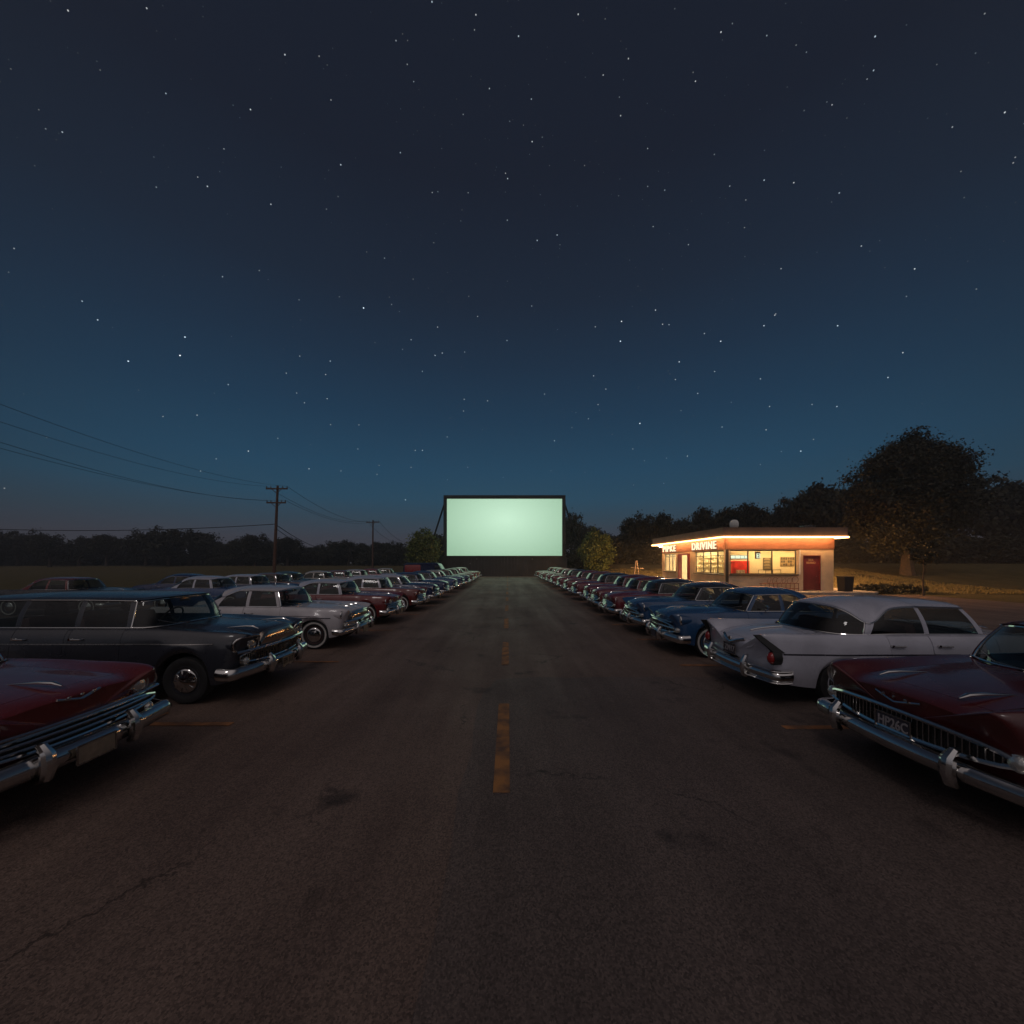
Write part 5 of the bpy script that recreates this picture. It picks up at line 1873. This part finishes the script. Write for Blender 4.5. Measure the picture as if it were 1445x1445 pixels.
# ---- finned hardtop: seen from the back as the white car and from the front as the red one
fin = var(saloon, whitewall=False, L=5.0, W=.91, fin_y=.035, finlead=.12, archh=(1.0, .80), rbow=.12,
    zc=[(0, .84), (.3, .90), (.8, .955), (1.5, 1.0), (3.75, 1.01), (4.3, .985), (4.65, .93), (4.86, .85), (5.0, .70)], zf=[(0, .93), (.25, .965), (.8, .985), (1.6, 1.01), (3.4, 1.015), (4.2, 1.02), (4.8, 1.025), (5.0, 1.02)],
    zv=[(0, .82), (.3, .88), (.8, .94), (1.5, .985), (3.75, .985), (4.3, .955), (4.65, .90), (4.86, .82), (5.0, .66)],
    keys=[('ws', (1.50, 0), (1.73, 0, 1.425)), ('ws', (1.54, .42), (1.75, .36, 1.42)), ('A', (1.69, .72), (1.85, .565, 1.39)), ('sideF', (1.77, .755), (1.92, .595, 1.39)),
          ('B', (2.52, .78), (2.54, .62, 1.41)), ('sideR', (2.59, .78), (2.60, .62, 1.41)), ('sideR', (3.02, .775), (2.97, .63, 1.375)), ('C', (3.36, .755), (3.22, .68, 1.20)), ('rear', (3.45, .745), (3.36, .675, 1.185)), ('rear', (3.70, .62), (3.50, .53, 1.335)), ('rear', (3.88, .36), (3.56, .32, 1.395)), ('end', (3.94, 0), (3.57, 0, 1.41))],
    cuts=dict(hood=(.30, 1.40), deck=(4.06, 4.82)), doors=((1.62, 2.55), (2.57, 3.2)), crown=.075,
    front=dict(lights=((.79, .795, .088),), grille=dict(z0=.50, z1=.70, y=.80, vbars=36, hbars=0, smile=.05, frown=.06, oval=1, rim=.022, bar_m=DULLCH), park=((.78, .60, .05),), bumper=((.41, .14, .10),), guards=(.52,), plate=('HP26C', .56, .045, True), vee=(0, .765, .20, .05), ornament=(-.34, .34), orn_t=.42, bars=()),
    rear=dict(bumper=((.455, .15, .07), (.375, .035, .085), (.535, .03, .075)), guards=(.47,), lights=((.845, .70, .062, .085, 'fin'),), plate=('ZM17', .66, .035, True), vee=(.77, .28, .075)),
    strips=(('side_trim', 2.2, 4.72, C_(.735), C_(.765), P_INKBAND),))
# ---- rounder early-fifties saloon
round_ = var(saloon, L=4.85, W=.92, lead=.10, finlead=.0, rbow=.16, fin_y=0.0, wheels=(.86, 3.72), arch=(.41, .36), archh=(1.0, .75),
    zc=[(0, .84), (.25, .94), (.7, 1.005), (1.5, 1.03), (3.7, 1.01), (4.2, .93), (4.6, .79), (4.85, .64)], zf=[(0, .86), (.2, .91), (.7, .945), (1.6, .985), (3.2, .985), (4.0, .95), (4.5, .87), (4.85, .74)],
    zv=[(0, .80), (.25, .885), (.7, .935), (1.5, .985), (3.7, .965), (4.2, .89), (4.6, .76), (4.85, .62)],
    keys=keys_sedan(f=1.50, ztop=1.375, steep=.24, end=3.80, cp=3.15, rear_round=.06), crown=.09,
    cuts=dict(hood=(.26, 1.40), deck=(3.92, 4.55)),
    front=dict(lights=((.73, .765, .088),), grille=dict(z0=.52, z1=.70, y=.72, hbars=3, vbars=0, smile=.02, frown=.02, oval=1, bar_h=.032, rim=.018), bumper=((.42, .16, .10),), guards=(.38,), plate=None, vee=(0, .80, .14, .04), ornament=(0,), park=((.74, .60, .035),)),
    rear=dict(bumper=((.43, .15, .06),), guards=(.38,), lights=((.74, .70, .05, .075, ''),), plate=('', .56, .03, True)),
    strips=(('side_trim', .6, 4.2, C_(.66), C_(.682), DULLCH),))
blue = var(round_, lead=.13, zf=[(0, .91), (.2, .95), (.7, .97), (1.6, .99), (3.2, .99), (4.0, .96), (4.5, .88), (4.85, .76)], mirror=True,
    keys=keys_sedan(f=1.48, ztop=1.375, steep=.34, end=3.74, cp=3.05, rear_round=.02),
    front=dict(lights=((.78, .80, .092),), grille=dict(z0=.50, z1=.70, y=.74, hbars=1, vbars=9, vw=.03, smile=.02, frown=.06, oval=1, rim=.024, bar_h=.06, bar_m=CHROME), park=((.76, .58, .045),), bumper=((.42, .17, .10),), guards=(.34,), plate=('', .40, .16, True), bars=((.735, .04, .04, .62),)),
    strips=(('side_band', 1.3, 2.9, lambda t: .55 + .05 * (1 - smooth01(1.3, 1.6, t)), lambda t: .62, P_RUSTB), ('side_trim', .55, 4.2, C_(.635), C_(.655), DULLCH)))


JIT = random.Random(4)


def place(root, x_front, y, flip, label, cat='car', group=None, rz=None, L_=None):
    if rz is None:
        rz = JIT.uniform(-1.6, 1.6) if y > 12 else JIT.uniform(-.5, .5)
        x_front += JIT.uniform(-.09, .09) if y > 12 else 0
    root.rotation_euler = (0, 0, (math.pi if flip else 0) + R(rz))
    root.location = (x_front, y, 0)
    tag(root, label, cat, group)
    return root


GL = 'cars in the left front row'
GR = 'cars in the right row'
GB = 'cars in the left back row'
# left row, noses towards the aisle (the front plane stands at x = xf)
def lx(xf, L_): return xf - L_ / 2 - 0.02
car_wagon = make_car('station_wagon', wagon, P_BLACK, P_BLACK)
place(car_wagon, lx(-3.72, 5.15), 6.42, False, 'long charcoal estate car with paired headlights and a bronze-tinted chrome nose', group=GL)
car_white = make_car('parked_car', whitecar, P_WHITE, P_WHITE)
place(car_white, lx(-3.72, 4.95), 9.92, False, 'white saloon with thin dark side bands and a whitewall wheel, beyond the charcoal estate car', group=GL)
car_quad = make_car('parked_car', quad, P_REDA, P_REDA)
place(car_quad, lx(-3.72, 4.95), 3.42, False, 'red car with paired headlights, cut by the lower left corner, nearest on the left', group=GL)
c = copy_tree(car_quad); respray(c, P_RED2, P_WHITE2)
place(c, lx(-3.70, 4.95), 13.45, False, 'red saloon with a pale roof, next beyond the white saloon on the left', group=GL)
c = copy_tree(car_quad); respray(c, P_MAROON2, P_WHITE2)
place(c, lx(-3.66, 4.95), 16.75, False, 'dark red saloon with a pale grey roof, second beyond the white saloon on the left', group=GL)
car_round = make_car('parked_car', round_, P_MAROON, P_MAROON)
car_blue = make_car('parked_car', blue, P_BLUE, P_BLUE)
LROW = [(-3.52, 19.4, P_NAVY, P_WHITE2, 'dark navy rounded car with a pale roof, third past the white one on the left'), (-3.46, 22.75, P_NAVY, P_NAVY, 'all-navy rounded car, fourth past the white one on the left'),
        (-3.40, 26.6, P_BLUE2, P_NAVY, 'steel blue rounded car with a darker roof, fifth past the white saloon on the left'), (-3.34, 30.2, P_BLUE2, P_CREAMC, 'steel blue car with a cream roof, sixth past the white saloon on the left'), (-3.3, 33.2, P_NAVY, P_BROWN, 'navy car with a brown roof, far up the left row'), (-3.3, 37.2, P_BROWN, P_BROWN, 'brown car third from the screen in the left row'), (-3.35, 42.3, P_MAROON2, P_BROWN, 'maroon car with a brown roof, second from the screen in the left row'), (-3.4, 47.4, P_BROWN, P_CREAMC, 'brown car with a cream roof, last before the screen in the left row')]
for i, (xf, y, b_, r_, lab) in enumerate(LROW):
    c = copy_tree(car_round if i % 3 else car_blue); respray(c, b_, r_)
    place(c, lx(xf, 4.85), y, False, lab, group=GL)
# right row
car_fin = make_car('finned_car', fin, P_WHITE2, P_WHITE2)
place(car_fin, 3.56 + 2.5, 6.27, False, 'white finned car with its tail and red rear lamps towards the aisle', group=GR)
c = copy_tree(car_fin); respray(c, P_RED0, P_RED0)
place(c, 3.50 + 2.5, 3.55, True, 'dark red car with a chrome V on its nose, cut by the lower right corner', group=GR)
place(car_blue, 3.50 + 2.43, 9.05, True, 'bright blue saloon next to the tail of the white finned car', group=GR)
c = copy_tree(car_blue); respray(c, P_BLUE, P_DARKRF)
place(c, 3.55 + 2.43, 11.45, True, 'blue saloon with a dark roof, between the bright blue saloon and the maroon cars', group=GR)
RROW = [(3.45, 13.85, P_MAROON, P_DARKRF, 'maroon saloon with a dark roof, first of the maroon cars past the two blue ones'), (3.5, 16.1, P_MAROON2, P_MAROON, 'brown maroon saloon, second of the maroon cars past the blue ones'), (3.52, 18.35, P_MAROON, P_MAROON, 'maroon saloon, third of the maroon cars past the blue ones'), (3.5, 21.4, P_MAROON, P_DARKRF, 'maroon car with a dark roof, fourth past the blue ones'),
        (3.45, 24.6, P_MAROON2, P_MAROON2, 'brown maroon car, fifth past the blue ones'), (3.45, 28.1, P_MAROON, P_MAROON, 'maroon car, sixth past the blue ones'), (3.5, 32.4, P_MAROON2, P_DARKRF, 'brown maroon car with a dark roof halfway up the far right row'), (3.5, 36.4, P_MAROON, P_CREAMC, 'maroon car with a cream roof far up the right row'),
        (3.5, 40.6, P_BROWN, P_CREAMC, 'brown car with a cream roof, third from the screen in the right row'), (3.5, 44.6, P_MAROON2, P_BROWN, 'brown maroon car with a brown roof, second from the screen in the right row'), (3.5, 48.6, P_BROWN, P_BROWN, 'brown car, last before the screen in the right row')]
used = False
for i, (xf, y, b_, r_, lab) in enumerate(RROW):
    if i == 0:
        c = car_round
    else:
        c = copy_tree(car_round)
    respray(c, b_, r_)
    place(c, xf + 2.43, y, True, lab, group=GR)
# back row on the left: (x of the windscreen base, y)
BROW = [(-16.9, 15.6, P_DARKRF, P_MAROON2, 0, 'very dark car with a dim brown roof, leftmost of the back row'), (-15.7, 19.9, P_NAVY, P_NAVY, 1, 'dark navy car left of the blue one with a pale roof in the back row'), (-12.2, 16.7, P_BLUE2, P_WHITE2, 1, 'blue car with a pale roof behind the charcoal estate car'),
        (-12.3, 19.4, P_NAVY, P_WHITE2, 0, 'navy car with a long pale roof behind the white saloon'), (-12.7, 22.0, P_BROWN, P_BROWN, 0, 'brown car with a rusty roof in the back row'), (-13.2, 24.6, P_TEAL, P_TEAL, 1, 'low teal car in the back row behind the pale roofed ones'),
        (-12.4, 27.1, P_CREAMC, P_CREAMC, 1, 'cream rounded car in the back row'), (-12.2, 29.6, P_MAROON2, P_MAROON2, 0, 'maroon car beside the cream car in the back row'), (-12.1, 33.0, P_WHITE, P_WHITE, 0, 'white topped car near the far end of the back row'), (-12.1, 36.6, P_RED, P_RED, 1, 'bright red car at the far end of the back row'), (-12.0, 40.6, P_TEAL, P_CREAMC, 1, 'pale roofed teal car, last in the back row')]
for (xw, y, b_, r_, k, lab) in BROW:
    c = copy_tree((car_quad, car_round)[k]); respray(c, b_, r_)
    place(c, xw + 1.5 - 2.45, y, False, lab, group=GB)

# panel van behind the far end of the left row
van = empty('panel_van', (-8.55, 41.0, 0)); tag(van, 'tall navy panel van with a red rear half standing above the left row', 'van')
vb = MB()
prof = [(-2.4, .35), (-2.45, 1.0), (-2.35, 1.85), (-2.1, 2.0), (1.0, 2.02), (1.25, 1.93), (1.62, 1.28), (2.3, 1.15), (2.5, .95), (2.5, .38)]
def vrow(y, sc): return [(x * (1 - .01 * (1 - sc)), y, .35 + (z - .35) * sc) for x, z in prof]
rows = [vrow(-.93, .94), vrow(-.96, .97), vrow(-.85, 1.0), vrow(0, 1.015), vrow(.85, 1.0), vrow(.96, .97), vrow(.93, .94)]
vb.grid(rows)
for r_ in (rows[0], rows[-1]): vb.add(r_, [tuple(range(len(prof)))])
vbo = vb.build('body', [P_NAVY], van, sharp=40)
rr_ = MB(); rr_.box((-1.45, 0, 1.2), (1.72, 1.975, 1.30), bev=.16); rr_.build('rear_body_panel', P_RED, van)
for sg in (1, -1):
    MB().box((1.12, sg * .965, 1.52), (.52, .02, .42), bev=.03).build('side_window', GLASS, van)
w_ = MB(); w_.add([(1.27, -.8, 1.87), (1.27, .8, 1.87), (1.60, .84, 1.34), (1.60, -.84, 1.34)], [(0, 1, 2, 3)]); w_.v = [(x + .05, y, z + .02) for x, y, z in w_.v]; w_.build('windscreen', GLASS, van)
MB().box((2.54, 0, .5), (.1, 1.85, .16), bev=.04).build('front_bumper', CHROME, van)
for sg in (1, -1):
    MB().lathe([(.12, -.05), (.125, .02), (.1, .03), (.0, .05)], 'x', (2.48, sg * .68, .88), 18).build('headlight', LENS, van)
    for x in (-1.5, 1.55):
        o = MB().lathe([(.2, -.09), (.32, -.09), (.34, 0), (.32, .09), (.2, .09)], 'y', n=24).build('wheel', RUBBER, van, loc=(x, sg * .84, .34))
        MB().lathe([(.2, .05), (.17, .09), (0, .11)], 'y', n=20).build('hubcap', CHROME, o)
